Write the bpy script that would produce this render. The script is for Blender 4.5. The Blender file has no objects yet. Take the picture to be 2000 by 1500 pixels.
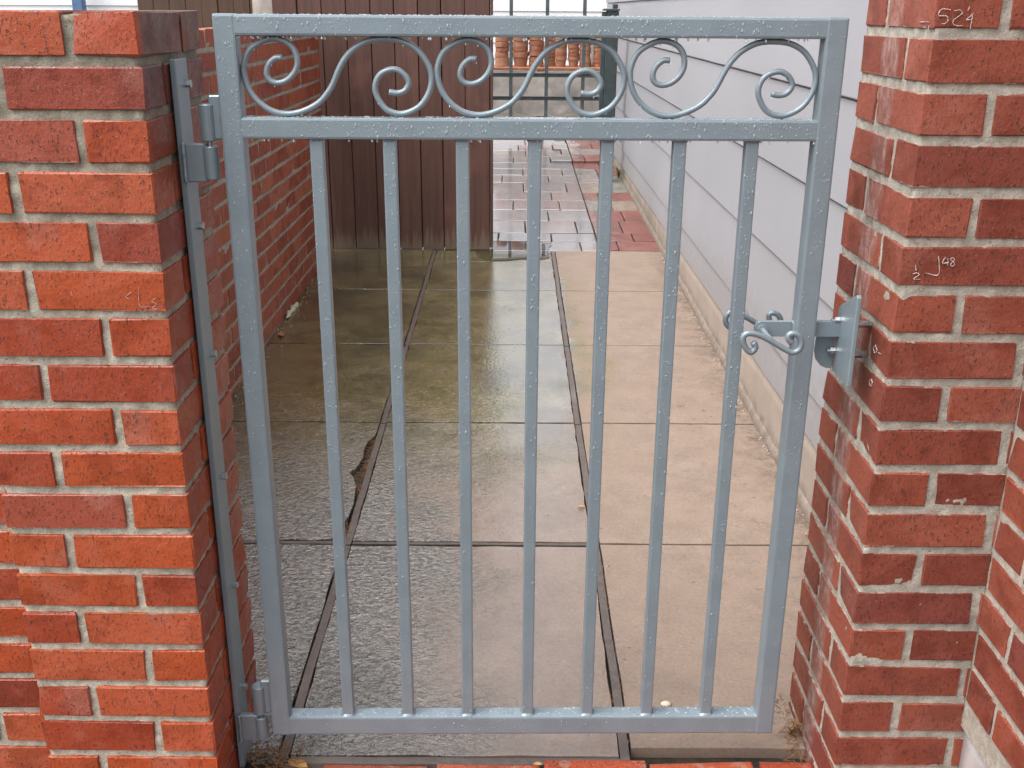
import bpy, bmesh, math, random
from math import sin, cos, pi, radians
from mathutils import Vector, Matrix, noise

R = random.Random(11)
S = bpy.context.scene
COL = S.collection

# ------------------------------------------------------------------ camera
CAM_H = 1.293
cam = bpy.data.cameras.new('camera')
cam.lens = 36.69
cam.sensor_width = 36.0
cam.clip_start = 0.05
cam.clip_end = 400
camo = bpy.data.objects.new('camera', cam)
COL.objects.link(camo)
camo.matrix_world = (Matrix.Translation((0, 0, CAM_H)) @ Matrix.Rotation(radians(90 - 19.71), 4, 'X')
                     @ Matrix.Rotation(radians(0.38), 4, 'Z'))
S.camera = camo

# ------------------------------------------------------------------ sky, sun, exposure
SUN_DIR = Vector((-0.52, -0.26, 1.0)).normalized()          # towards the sun
W = bpy.data.worlds.new('World')
S.world = W
W.use_nodes = True
wt = W.node_tree
wt.nodes.clear()
wo = wt.nodes.new('ShaderNodeOutputWorld')
wb = wt.nodes.new('ShaderNodeBackground')
ws = wt.nodes.new('ShaderNodeTexSky')
ws.sky_type = 'NISHITA'
ws.sun_disc = False
ws.sun_elevation = math.asin(SUN_DIR.z)
ws.sun_rotation = math.atan2(SUN_DIR.x, SUN_DIR.y)
ws.dust_density = 5.0
wh = wt.nodes.new('ShaderNodeHueSaturation')                  # cloud cover greys the sky
wh.inputs['Saturation'].default_value = 0.22
wt.links.new(ws.outputs[0], wh.inputs['Color'])
wt.links.new(wh.outputs[0], wb.inputs['Color'])
wb.inputs['Strength'].default_value = 0.15
wt.links.new(wb.outputs[0], wo.inputs[0])
sl = bpy.data.lights.new('sun', 'SUN')
sl.energy = 0.75
sl.angle = radians(60)
sl.color = (1.0, 0.985, 0.965)
so = bpy.data.objects.new('sun', sl)
COL.objects.link(so)
so.rotation_euler = SUN_DIR.to_track_quat('Z', 'Y').to_euler()
S.view_settings.view_transform = 'Standard'
S.view_settings.look = 'None'
S.view_settings.gamma = 1
S.view_settings.exposure = 1.45
S.view_settings.use_curve_mapping = False
S.render.engine = 'CYCLES'
S.cycles.max_bounces = 6
S.cycles.transparent_max_bounces = 6
S.cycles.use_denoising = True

# ------------------------------------------------------------------ helpers: meshes
GS = 0.0222                                                   # the paving rises away from the gate


def G(y):
    return GS * min(max(y, 0.0), 14.0)


class MB:
    def __init__(s):
        s.v = []
        s.f = []
        s.smooth = False

    def add(s, vs, fs):
        b = len(s.v)
        s.v += [tuple(v) for v in vs]
        s.f += [tuple(i + b for i in f) for f in fs]
        return s

    def box(s, x0, x1, y0, y1, z0, z1):
        return s.add([(x0, y0, z0), (x1, y0, z0), (x1, y1, z0), (x0, y1, z0), (x0, y0, z1), (x1, y0, z1), (x1, y1, z1), (x0, y1, z1)],
                     [(0, 3, 2, 1), (4, 5, 6, 7), (0, 1, 5, 4), (1, 2, 6, 5), (2, 3, 7, 6), (3, 0, 4, 7)])

    def prism(s, poly, a, b, plane='xy'):
        """poly: 2-D outline; extruded from a to b along the remaining axis"""
        n = len(poly)

        def m(p, t):
            return {'xy': (p[0], p[1], t), 'xz': (p[0], t, p[1]), 'yz': (t, p[0], p[1])}[plane]
        vs = [m(p, a) for p in poly] + [m(p, b) for p in poly]
        fs = [tuple(range(n))[::-1], tuple(range(n, 2 * n))] + [(i, (i + 1) % n, n + (i + 1) % n, n + i) for i in range(n)]
        return s.add(vs, fs)

    def tube(s, pts, r, n=8, cap=True, flat=None):
        pts = [Vector(p) for p in pts]
        rr = r if isinstance(r, (list, tuple)) else [r] * len(pts)
        vs, fs = [], []
        up = None
        for i, p in enumerate(pts):
            t = (pts[min(i + 1, len(pts) - 1)] - pts[max(i - 1, 0)]).normalized()
            if up is None:
                up = t.orthogonal().normalized()
            up = (up - t * up.dot(t)).normalized()
            sd = t.cross(up)
            for k in range(n):
                a = 2 * pi * k / n
                vs.append(p + (up * cos(a) + sd * sin(a)) * rr[i])
        for i in range(len(pts) - 1):
            for k in range(n):
                fs.append((i * n + k, i * n + (k + 1) % n, (i + 1) * n + (k + 1) % n, (i + 1) * n + k))
        if cap:
            fs.append(tuple(range(n))[::-1])
            fs.append(tuple((len(pts) - 1) * n + k for k in range(n)))
        return s.add(vs, fs)

    def lathe(s, prof, n=16, c=(0, 0, 0)):
        vs, fs = [], []
        for r, z in prof:
            for k in range(n):
                a = 2 * pi * k / n
                vs.append((c[0] + r * cos(a), c[1] + r * sin(a), c[2] + z))
        for i in range(len(prof) - 1):
            for k in range(n):
                fs.append((i * n + k, i * n + (k + 1) % n, (i + 1) * n + (k + 1) % n, (i + 1) * n + k))
        fs.append(tuple(range(n))[::-1])
        fs.append(tuple((len(prof) - 1) * n + k for k in range(n)))
        return s.add(vs, fs)

    def mesh(s, name, mat=None, smooth=None, bevel=0, seg=1, jit=0.0, rnd=R):
        me = bpy.data.meshes.new(name)
        me.from_pydata(s.v, [], s.f)
        if bevel or jit:
            bm = bmesh.new()
            bm.from_mesh(me)
            if bevel:
                bmesh.ops.bevel(bm, geom=list(bm.edges), offset=bevel, segments=seg, affect='EDGES', profile=0.6)
            for v in bm.verts:
                if jit:
                    v.co += Vector((rnd.uniform(-jit, jit), rnd.uniform(-jit, jit), rnd.uniform(-jit, jit)))
            bm.to_mesh(me)
            bm.free()
        if mat:
            me.materials.append(mat)
        if smooth:
            me.polygons.foreach_set('use_smooth', [True] * len(me.polygons))
        me.update()
        return me


def link(name, data, parent=None, loc=(0, 0, 0), rot=(0, 0, 0)):
    o = bpy.data.objects.new(name, data)
    COL.objects.link(o)
    o.parent = parent
    o.location = loc
    o.rotation_euler = rot
    return o


def tag(o, label=None, cat=None, group=None, kind=None):
    for k, v in (('label', label), ('category', cat), ('group', group), ('kind', kind)):
        if v:
            o[k] = v
    return o


def root(name, loc, label, cat, group=None, rz=0):
    return tag(link(name, None, None, loc, (0, 0, rz)), label, cat, group)


def part(name, mb, mat, parent, world=True, **k):
    """one mesh under parent; vertices in world space unless world=False"""
    me = mb.mesh(name, mat, **k)
    o = link(name, me, parent)
    if world and parent is not None:
        o.location = -parent.location
    return o


def solo(name, mb, mat, loc=(0, 0, 0), **k):
    return link(name, mb.mesh(name, mat, **k), None, loc)


def gridbox(x0, x1, y0, y1, z0, z1, step, jit, seed=0):
    """box with a fine grid on its faces, pushed about by noise"""
    mb = MB()
    nx, ny, nz = (max(1, int(round(d / step))) for d in (x1 - x0, y1 - y0, z1 - z0))
    idx = {}

    def vid(i, j, k):
        key = (i, j, k)
        if key not in idx:
            p = Vector((x0 + (x1 - x0) * i / nx, y0 + (y1 - y0) * j / ny, z0 + (z1 - z0) * k / nz))
            q = p * 60 + Vector((seed, seed, 0))
            n = Vector((noise.noise(q), noise.noise(q + Vector((31, 7, 3))), noise.noise(q + Vector((5, 77, 9)))))
            n += 0.7 * Vector((noise.noise(q * 3.1), noise.noise(q * 3.1 + Vector((31, 7, 3))), noise.noise(q * 3.1 + Vector((5, 77, 9)))))
            idx[key] = len(mb.v)
            mb.v.append(tuple(p + n * jit))
        return idx[key]
    for i in range(nx):
        for k in range(nz):
            mb.f.append((vid(i, 0, k), vid(i + 1, 0, k), vid(i + 1, 0, k + 1), vid(i, 0, k + 1)))
            mb.f.append((vid(i, ny, k), vid(i, ny, k + 1), vid(i + 1, ny, k + 1), vid(i + 1, ny, k)))
    for j in range(ny):
        for k in range(nz):
            mb.f.append((vid(0, j, k), vid(0, j, k + 1), vid(0, j + 1, k + 1), vid(0, j + 1, k)))
            mb.f.append((vid(nx, j, k), vid(nx, j + 1, k), vid(nx, j + 1, k + 1), vid(nx, j, k + 1)))
    for i in range(nx):
        for j in range(ny):
            mb.f.append((vid(i, j, nz), vid(i + 1, j, nz), vid(i + 1, j + 1, nz), vid(i, j + 1, nz)))
    return mb


def smooth_path(pts, sub=4):
    P = [Vector(p) for p in pts]
    out = []
    for i in range(len(P) - 1):
        a, b, c, d = P[max(i - 1, 0)], P[i], P[i + 1], P[min(i + 2, len(P) - 1)]
        for k in range(sub):
            t = k / sub
            out.append(0.5 * ((2 * b) + (c - a) * t + (2 * a - 5 * b + 4 * c - d) * t * t + (3 * b - a - 3 * c + d) * t ** 3))
    out.append(P[-1])
    return out


# ------------------------------------------------------------------ helpers: materials
class NT:
    K = 0.71                                                  # darkens base colours against raised exposure, so white siding and sky glare brighter

    def __init__(s, name, k=None):
        s.k = s.K if k is None else k
        s.m = bpy.data.materials.new(name)
        s.m.use_nodes = True
        s.t = s.m.node_tree
        s.b = s.t.nodes['Principled BSDF']
        s.geo = s.t.nodes.new('ShaderNodeNewGeometry')
        s.tc = s.t.nodes.new('ShaderNodeTexCoord')
        s.oi = s.t.nodes.new('ShaderNodeObjectInfo')

    def put(s, v, sock):
        if hasattr(v, 'links') or isinstance(v, bpy.types.NodeSocket):
            s.t.links.new(v, sock)
        else:
            if sock.type == 'RGBA' and len(v) == 3:
                v = (*v, 1)
            sock.default_value = v

    def n(s, typ, **k):
        nd = s.t.nodes.new(typ)
        for a, v in k.items():
            setattr(nd, a, v)
        return nd

    def noise(s, vec, scale, detail=4, rough=0.55, out=0, dist=0.0):
        nd = s.n('ShaderNodeTexNoise')
        s.put(vec, nd.inputs['Vector'])
        nd.inputs['Scale'].default_value = scale
        nd.inputs['Detail'].default_value = detail
        nd.inputs['Roughness'].default_value = rough
        nd.inputs['Distortion'].default_value = dist
        return nd.outputs[out]

    def voro(s, vec, scale, feature='F1', out='Distance', rand=1.0):
        nd = s.n('ShaderNodeTexVoronoi', feature=feature)
        s.put(vec, nd.inputs['Vector'])
        nd.inputs['Scale'].default_value = scale
        nd.inputs['Randomness'].default_value = rand
        return nd.outputs[out]

    def math(s, op, a, b=0.0, c=0.0, clamp=False):
        nd = s.n('ShaderNodeMath', operation=op, use_clamp=clamp)
        s.put(a, nd.inputs[0])
        s.put(b, nd.inputs[1])
        s.put(c, nd.inputs[2])
        return nd.outputs[0]

    def rng(s, v, a, b, c=0.0, d=1.0):
        nd = s.n('ShaderNodeMapRange', interpolation_type='SMOOTHSTEP')
        s.put(v, nd.inputs[0])
        for i, x in zip((1, 2, 3, 4), (a, b, c, d)):
            s.put(x, nd.inputs[i])
        return nd.outputs[0]

    def mix(s, f, a, b, blend='MIX'):
        nd = s.n('ShaderNodeMix', data_type='RGBA', blend_type=blend)
        s.put(f, nd.inputs[0])
        s.put(a, nd.inputs[6])
        s.put(b, nd.inputs[7])
        return nd.outputs[2]

    def ramp(s, f, stops, interp='LINEAR'):
        nd = s.n('ShaderNodeValToRGB')
        nd.color_ramp.interpolation = interp
        el = nd.color_ramp.elements
        while len(el) < len(stops):
            el.new(0.5)
        for e, (p, c) in zip(el, stops):
            e.position = p
            e.color = (*c, 1)
        s.put(f, nd.inputs[0])
        return nd.outputs[0]

    def sep(s, v):
        nd = s.n('ShaderNodeSeparateXYZ')
        s.put(v, nd.inputs[0])
        return nd.outputs

    def vadd(s, a, b, op='ADD'):
        nd = s.n('ShaderNodeVectorMath', operation=op)
        s.put(a, nd.inputs[0])
        s.put(b, nd.inputs[1])
        return nd.outputs[0]

    def bump(s, h, strength=0.3, dist=0.002, prev=None):
        nd = s.n('ShaderNodeBump')
        nd.inputs['Strength'].default_value = strength
        nd.inputs['Distance'].default_value = dist
        s.put(h, nd.inputs['Height'])
        if prev is not None:
            s.put(prev, nd.inputs['Normal'])
        return nd.outputs[0]

    def done(s, color=None, rough=None, normal=None, metal=None, spec=None, coat=None):
        if color is not None:
            color = s.mix(1.0, color, (s.k, s.k, s.k), 'MULTIPLY')
        for k, v in (('Base Color', color), ('Roughness', rough), ('Normal', normal), ('Metallic', metal), ('Specular IOR Level', spec), ('Coat Weight', coat)):
            if v is not None:
                s.put(v, s.b.inputs[k])
        return s.m

    @property
    def pos(s):
        return s.geo.outputs['Position']

    @property
    def rand(s):
        return s.oi.outputs['Random']

    def local(s):
        """object space shifted per object, so that alike pieces differ"""
        nd = s.n('ShaderNodeVectorMath', operation='MULTIPLY_ADD')
        cb = s.n('ShaderNodeCombineXYZ')
        for i in range(3):
            s.put(s.rand, cb.inputs[i])
        s.put(cb.outputs[0], nd.inputs[0])
        nd.inputs[1].default_value = (17.3, 29.1, 11.7)
        s.put(s.tc.outputs['Object'], nd.inputs[2])
        return nd.outputs[0]


def brick_mat(name, stops, rough=0.5, smear=0.5, mildew=0.0, chalk=False, bloom=0.38):
    t = NT(name)
    L = t.local()
    base = t.ramp(t.rand, stops, 'CONSTANT')
    tone = t.noise(L, 11, 5, 0.65)
    base = t.mix(t.rng(tone, 0.36, 0.52, 0.55, 0), base, t.mix(1.0, base, (0.55, 0.50, 0.50), 'MULTIPLY'))
    hue = t.noise(L, 7.5, 4, 0.6)
    base = t.mix(t.rng(hue, 0.54, 0.68, 0, bloom), base, (0.47, 0.19, 0.14))
    st = t.n('ShaderNodeVectorMath', operation='MULTIPLY')
    t.put(L, st.inputs[0])
    st.inputs[1].default_value = (1.0, 1.0, 0.5)
    drag = t.noise(st.outputs[0], 270, 3, 0.72)
    pits = t.rng(drag, 0.575, 0.66)
    base = t.mix(t.math('MULTIPLY', pits, 0.62), base, (0.050, 0.018, 0.012))
    grit = t.noise(L, 330, 2, 0.7)
    base = t.mix(t.rng(grit, 0.68, 0.76, 0, 0.75), base, (0.72, 0.47, 0.34))  # pale sparkles, glints painted into the brick colour
    # mortar left on the edges of the face
    g = t.sep(t.tc.outputs['Generated'])
    ez = t.math('ABSOLUTE', t.math('SUBTRACT', g[2], 0.5))
    nn = t.noise(L, 26, 5, 0.65)
    e = ez
    sm = t.rng(t.math('ADD', e, t.math('MULTIPLY', t.math('SUBTRACT', nn, 0.5), 0.42)), 0.50, 0.53, 0, smear)
    base = t.mix(sm, base, (0.42, 0.37, 0.31))
    P = t.sep(t.pos)
    if mildew:
        hz = t.math('ADD', P[2], t.math('MULTIPLY', t.math('SUBTRACT', t.noise(t.pos, 9, 5), 0.5), 0.35))
        xx = t.math('ADD', P[1], t.math('MULTIPLY', t.math('SUBTRACT', t.noise(t.pos, 13, 3), 0.5), 0.02))
        mil = t.math('MULTIPLY', t.rng(hz, 1.02, 1.30, 0, mildew), t.rng(xx, 1.404, 1.425, 0.0, 1))
        base = t.mix(mil, base, (0.045, 0.032, 0.024))
    if chalk:                                                # pale scraped band down the gate side of the pier
        yy = t.math('ADD', P[1], t.math('MULTIPLY', t.math('SUBTRACT', t.noise(t.pos, 18, 4), 0.5), 0.05))
        band = t.math('MULTIPLY', t.rng(yy, 1.515, 1.54), t.rng(yy, 1.60, 1.575))
        side = t.rng(P[0], 0.541, 0.539)
        sp = t.rng(t.noise(st.outputs[0], 60, 5, 0.75), 0.42, 0.68, 0.12, 0.62)
        base = t.mix(t.math('MULTIPLY', t.math('MULTIPLY', band, sp), side), base, (0.55, 0.44, 0.40))
    nb = t.bump(t.math('SUBTRACT', t.math('MULTIPLY', drag, 0.6), t.math('MULTIPLY', pits, 0.8)), 0.8, 0.0022)
    nb = t.bump(t.noise(L, 55, 4, 0.65), 0.5, 0.0028, nb)
    rg = t.rng(t.noise(L, 22, 3), 0.3, 0.7, rough - 0.16, rough + 0.16)
    return t.done(base, rg, nb, spec=0.45)


def mortar_mat(name, col, dark, mildew=0.0):
    t = NT(name)
    n1 = t.noise(t.pos, 55, 5, 0.7)
    c = t.mix(t.rng(n1, 0.35, 0.7), dark, col)
    c = t.mix(t.rng(t.noise(t.pos, 320, 2), 0.62, 0.72, 0, 0.8), c, (0.09, 0.08, 0.065))
    c = t.mix(t.rng(t.noise(t.pos, 500, 2), 0.66, 0.74, 0, 0.7), c, (0.75, 0.70, 0.62))
    if mildew:
        hz = t.math('ADD', t.sep(t.pos)[2], t.math('MULTIPLY', t.math('SUBTRACT', t.noise(t.pos, 12, 5), 0.5), 0.7))
        c = t.mix(t.rng(hz, 0.75, 1.3, 0, mildew), c, (0.075, 0.07, 0.045))
    nb = t.bump(t.noise(t.pos, 240, 4, 0.7), 0.9, 0.002)
    return t.done(c, 0.85, nb, spec=0.25)


def slab_mat():
    t = NT('wet_concrete_slab', 0.60)
    P = t.sep(t.pos)
    X, Y = P[0], P[1]
    n1 = t.noise(t.pos, 2.6, 6, 0.6)
    n2 = t.noise(t.pos, 11, 6, 0.65)
    n3 = t.noise(t.pos, 75, 4, 0.7)
    fine = t.noise(t.pos, 260, 3, 0.7)
    st = t.n('ShaderNodeVectorMath', operation='MULTIPLY')
    t.put(t.pos, st.inputs[0])
    st.inputs[1].default_value = (0.8, 1.0, 1.0)
    pit = t.noise(st.outputs[0], 88, 3, 0.75)
    tan = t.mix(t.rng(n2, 0.3, 0.7), (0.365, 0.272, 0.210), (0.295, 0.218, 0.168))
    tan = t.mix(t.rng(fine, 0.3, 0.75), tan, t.mix(1.0, tan, (1.2, 1.18, 1.16), 'MULTIPLY'))
    tan = t.mix(t.rng(t.rand, 0.0, 1.0, 0, 0.3), tan, (0.36, 0.255, 0.195))
    tan = t.mix(t.rng(t.noise(t.pos, 3.2, 6, 0.7), 0.50, 0.68, 0, 0.6), tan, (0.25, 0.185, 0.145))
    tan = t.mix(t.rng(t.noise(t.pos, 5.2, 5, 0.7), 0.56, 0.70, 0, 0.5), tan, (0.43, 0.335, 0.27))
    wob = t.math('MULTIPLY', t.math('SUBTRACT', n1, 0.5), 0.9)
    wob2 = t.math('MULTIPLY', t.math('SUBTRACT', n2, 0.5), 0.35)
    xw = t.math('ADD', t.math('ADD', X, wob), wob2)
    # worn grey skin on the two left columns, nearest the gate
    near = t.rng(t.math('ADD', Y, t.math('MULTIPLY', wob2, 4.0)), 3.4, 2.4)
    grey = t.math('MULTIPLY', t.rng(xw, 0.06, -0.34), near)
    gcol = t.mix(t.rng(pit, 0.38, 0.62), (0.028, 0.042, 0.030), (0.29, 0.26, 0.225))
    col = t.mix(t.math('MULTIPLY', grey, 0.9), tan, gcol)
    # algae on the far two thirds
    farm = t.rng(t.math('ADD', Y, t.math('MULTIPLY', wob2, 3.0)), 2.3, 3.3)
    al = t.math('MULTIPLY', t.rng(xw, 0.34, 0.06), farm)
    acol = t.mix(t.rng(t.noise(t.pos, 7, 5, 0.7), 0.35, 0.65), (0.195, 0.182, 0.055), (0.285, 0.232, 0.115))
    acol = t.mix(t.rng(t.noise(t.pos, 5, 4, 0.6, 0, 1.0), 0.52, 0.7, 0, 0.75), acol, (0.105, 0.118, 0.050))
    acol = t.mix(t.rng(pit, 0.56, 0.68, 0, 0.75), acol, (0.40, 0.32, 0.22))
    acol = t.mix(t.rng(pit, 0.36, 0.46, 0.7, 0), acol, (0.055, 0.055, 0.025))
    col = t.mix(t.math('MULTIPLY', al, 0.93), col, acol)
    # dirt along the house wall and stray scuffs on the dry column
    dirt = t.math('MULTIPLY', t.rng(t.math('ADD', X, t.math('MULTIPLY', wob2, 0.5)), 0.66, 0.77), t.rng(t.noise(t.pos, 30, 5, 0.8), 0.42, 0.62, 0, 0.75))
    col = t.mix(dirt, col, (0.13, 0.09, 0.065))
    scuff = t.math('MULTIPLY', t.rng(t.noise(st.outputs[0], 24, 6, 0.8), 0.56, 0.70, 0, 0.75), t.rng(X, 0.36, 0.62))
    col = t.mix(scuff, col, (0.15, 0.105, 0.08))
    specks = t.rng(t.noise(t.pos, 340, 2), 0.70, 0.78, 0, 0.8)
    col = t.mix(specks, col, (0.13, 0.09, 0.07))
    gr2 = t.noise(t.pos, 150, 3, 0.75)
    col = t.mix(t.rng(gr2, 0.32, 0.5, 0.45, 0), col, t.mix(1.0, col, (0.55, 0.52, 0.5), 'MULTIPLY'))
    col = t.mix(t.rng(gr2, 0.55, 0.72, 0, 0.45), col, t.mix(1.0, col, (1.5, 1.45, 1.4), 'MULTIPLY'))
    col = t.mix(t.rng(t.voro(t.pos, 22), 0.07, 0.03, 0, 0.6), col, (0.55, 0.47, 0.38))
    wet = t.rng(t.math('ADD', X, t.math('ADD', t.math('MULTIPLY', wob, 0.25), t.math('MULTIPLY', wob2, 0.4))), 0.25, 0.19)
    dk = t.rng(t.noise(t.pos, 4.5, 6, 0.7), 0.40, 0.62, 0.86, 0.46)
    col = t.mix(t.math('MULTIPLY', wet, t.math('SUBTRACT', 1.0, t.math('MULTIPLY', near, 0.75))), col, t.mix(1.0, col, dk, 'MULTIPLY'))
    film = t.rng(t.math('ADD', n1, t.math('MULTIPLY', n3, 0.25)), 0.46, 0.72)
    rwet = t.rng(film, 0, 1, 0.21, 0.09)
    rough = t.math('ADD', t.math('MULTIPLY', wet, rwet), t.math('MULTIPLY', t.math('SUBTRACT', 1.0, wet), 0.62))
    nb = t.bump(n3, 0.16, 0.0018)
    nb = t.bump(t.math('MULTIPLY', pit, t.math('ADD', t.math('MULTIPLY', grey, 1.0), 0.15)), 0.8, 0.0055, nb)
    nb = t.bump(fine, 0.12, 0.0007, nb)
    dryn = t.math('SUBTRACT', 1.0, t.math('MULTIPLY', t.math('MULTIPLY', near, t.math('SUBTRACT', 1.0, grey)), 0.6))
    t.put(t.math('MULTIPLY', dryn, t.math('MULTIPLY', wet, t.rng(film, 0, 1, 0.75, 1.0))), t.b.inputs['Coat Weight'])
    t.put(t.rng(film, 0, 1, 0.20, 0.10), t.b.inputs['Coat Roughness'])
    t.b.inputs['Coat IOR'].default_value = 2.0
    cn = t.bump(t.math('MULTIPLY', pit, t.math('ADD', t.math('MULTIPLY', grey, 1.6), 0.20)), 0.85, 0.0055)
    t.put(cn, t.b.inputs['Coat Normal'])
    return t.done(col, rough, nb, spec=0.6)


def simple(name, col, rough=0.5, var=0.15, scale=30, bump=0.2, bscale=120, bdist=0.001, metal=None, spec=None, use_local=True):
    t = NT(name)
    L = t.local() if use_local else t.pos
    d = tuple(c * (1 - var) for c in col)
    u = tuple(min(1, c * (1 + var)) for c in col)
    c = t.mix(t.rng(t.noise(L, scale, 5, 0.6), 0.3, 0.7), d, u)
    nb = t.bump(t.noise(L, bscale, 4, 0.6), bump, bdist)
    r = t.rng(t.noise(L, scale * 0.7, 3), 0.3, 0.7, rough - 0.06, rough + 0.06)
    return t.done(c, r, nb, metal=metal, spec=spec)


def paint_mat():
    t = NT('gate_paint')
    c = t.mix(t.rng(t.noise(t.pos, 18, 4), 0.3, 0.7), (0.252, 0.311, 0.350), (0.283, 0.346, 0.386))
    c = t.mix(t.rng(t.noise(t.pos, 700, 2), 0.62, 0.75, 0, 0.35), c, (0.42, 0.50, 0.55))
    up = t.rng(t.sep(t.geo.outputs['Normal'])[2], 0.5, 0.9)
    rough = t.math('ADD', t.math('MULTIPLY', t.math('SUBTRACT', 1.0, up), 0.36), t.math('MULTIPLY', up, 0.10))
    nb = t.bump(t.noise(t.pos, 330, 3, 0.6), 0.25, 0.0008)
    nb = t.bump(t.noise(t.pos, 45, 3), t.n('ShaderNodeValue').outputs[0].default_value or 0.12, 0.0012, nb)
    return t.done(c, rough, nb, metal=0.25, spec=0.5)


def drop_mat(name='rain_drop', w=0.23):
    t = NT(name)
    tr = t.n('ShaderNodeBsdfTransparent')
    df = t.n('ShaderNodeBsdfDiffuse')
    df.inputs['Color'].default_value = (0.70, 0.78, 0.82, 1)  # whitish diffuse share paints the bright highlights into the drops
    m1 = t.n('ShaderNodeMixShader')
    m1.inputs[0].default_value = w
    t.put(tr.outputs[0], m1.inputs[1])
    t.put(df.outputs[0], m1.inputs[2])
    gl = t.n('ShaderNodeBsdfGlossy')
    gl.inputs['Roughness'].default_value = 0.06
    lw = t.n('ShaderNodeFresnel')
    lw.inputs['IOR'].default_value = 1.22
    m2 = t.n('ShaderNodeMixShader')
    t.put(lw.outputs[0], m2.inputs[0])
    t.put(m1.outputs[0], m2.inputs[1])
    t.put(gl.outputs[0], m2.inputs[2])
    t.t.links.new(m2.outputs[0], t.t.nodes['Material Output'].inputs['Surface'])
    return t.m


def film_mat(name, ior):
    t = NT(name)
    tr = t.n('ShaderNodeBsdfTransparent')
    gl = t.n('ShaderNodeBsdfGlossy')
    gl.inputs['Roughness'].default_value = 0.03
    lw = t.n('ShaderNodeFresnel')
    lw.inputs['IOR'].default_value = ior
    m2 = t.n('ShaderNodeMixShader')
    t.put(lw.outputs[0], m2.inputs[0])
    t.put(tr.outputs[0], m2.inputs[1])
    t.put(gl.outputs[0], m2.inputs[2])
    t.t.links.new(m2.outputs[0], t.t.nodes['Material Output'].inputs['Surface'])
    return t.m


def wood_mat(name, a, b, foot=None, rough=0.55):
    t = NT(name)
    L = t.local()
    sc = t.n('ShaderNodeVectorMath', operation='MULTIPLY')
    t.put(L, sc.inputs[0])
    sc.inputs[1].default_value = (1.0, 1.0, 0.045)
    gr = t.noise(sc.outputs[0], 55, 6, 0.7)
    fb = t.noise(sc.outputs[0], 320, 3, 0.7)
    c = t.mix(t.rng(gr, 0.3, 0.7), a, b)
    c = t.mix(t.math('MULTIPLY', t.rand, 0.45), c, t.mix(1.0, c, (0.6, 0.55, 0.55), 'MULTIPLY'))
    c = t.mix(t.rng(fb, 0.62, 0.75, 0, 0.6), c, (0.02, 0.011, 0.008))
    c = t.mix(t.rng(t.noise(L, 4, 4), 0.55, 0.75, 0, 0.5), c, tuple(x * 1.5 for x in b))
    if foot is not None:                                      # bleached, splash-worn feet of the boards
        z = t.sep(t.pos)[2]
        zz = t.math('ADD', z, t.math('MULTIPLY', t.math('SUBTRACT', t.noise(sc.outputs[0], 90, 4), 0.5), 0.30))
        c = t.mix(t.rng(zz, foot + 0.06, foot - 0.02, 0, 0.75), c, (0.20, 0.145, 0.10))
    nb = t.bump(t.math('ADD', gr, fb), 0.5, 0.002)
    return t.done(c, rough, nb)


def paver_mat(name, stops):
    t = NT(name)
    L = t.local()
    c = t.ramp(t.rand, stops, 'CONSTANT')
    c = t.mix(t.rng(t.noise(L, 16, 5), 0.35, 0.7), c, t.mix(1.0, c, (0.7, 0.66, 0.62), 'MULTIPLY'))
    x = t.sep(t.pos)[0]
    dry = t.rng(t.math('ADD', x, t.math('MULTIPLY', t.math('SUBTRACT', t.noise(t.pos, 5, 4), 0.5), 0.4)), 0.42, 0.62)
    r = t.math('ADD', t.rng(t.noise(t.pos, 6, 3), 0.35, 0.65, 0.05, 0.16), t.math('MULTIPLY', dry, 0.32))
    nb = t.bump(t.noise(t.pos, 90, 4), 0.15, 0.0015)
    nb = t.bump(t.noise(t.pos, 9, 2), 0.12, 0.002, nb)
    t.put(t.math('SUBTRACT', 1.0, dry), t.b.inputs['Coat Weight'])
    t.b.inputs['Coat Roughness'].default_value = 0.27
    t.b.inputs['Coat IOR'].default_value = 1.8
    t.put(nb, t.b.inputs['Coat Normal'])
    return t.done(c, r, nb, spec=0.6)


def siding_mat(name, col, k=None):
    t = NT(name, k)
    sc = t.n('ShaderNodeVectorMath', operation='MULTIPLY')
    t.put(t.local(), sc.inputs[0])
    sc.inputs[1].default_value = (1, 0.08, 1)
    c = t.mix(t.rng(t.noise(t.pos, 1.6, 5), 0.3, 0.7), tuple(x * 0.94 for x in col), col)
    c = t.mix(t.rng(t.noise(sc.outputs[0], 30, 5, 0.7), 0.55, 0.8, 0, 0.25), c, tuple(x * 0.8 for x in col))
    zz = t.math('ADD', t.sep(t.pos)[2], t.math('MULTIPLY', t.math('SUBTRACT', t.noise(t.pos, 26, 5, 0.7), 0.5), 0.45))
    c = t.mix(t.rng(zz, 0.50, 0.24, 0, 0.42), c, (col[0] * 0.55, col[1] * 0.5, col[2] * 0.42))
    nb = t.bump(t.noise(sc.outputs[0], 130, 4, 0.6), 0.16, 0.0012)
    nb = t.bump(t.noise(t.pos, 1.3, 2), 0.25, 0.01, nb)
    return t.done(c, 0.42, nb)


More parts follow.
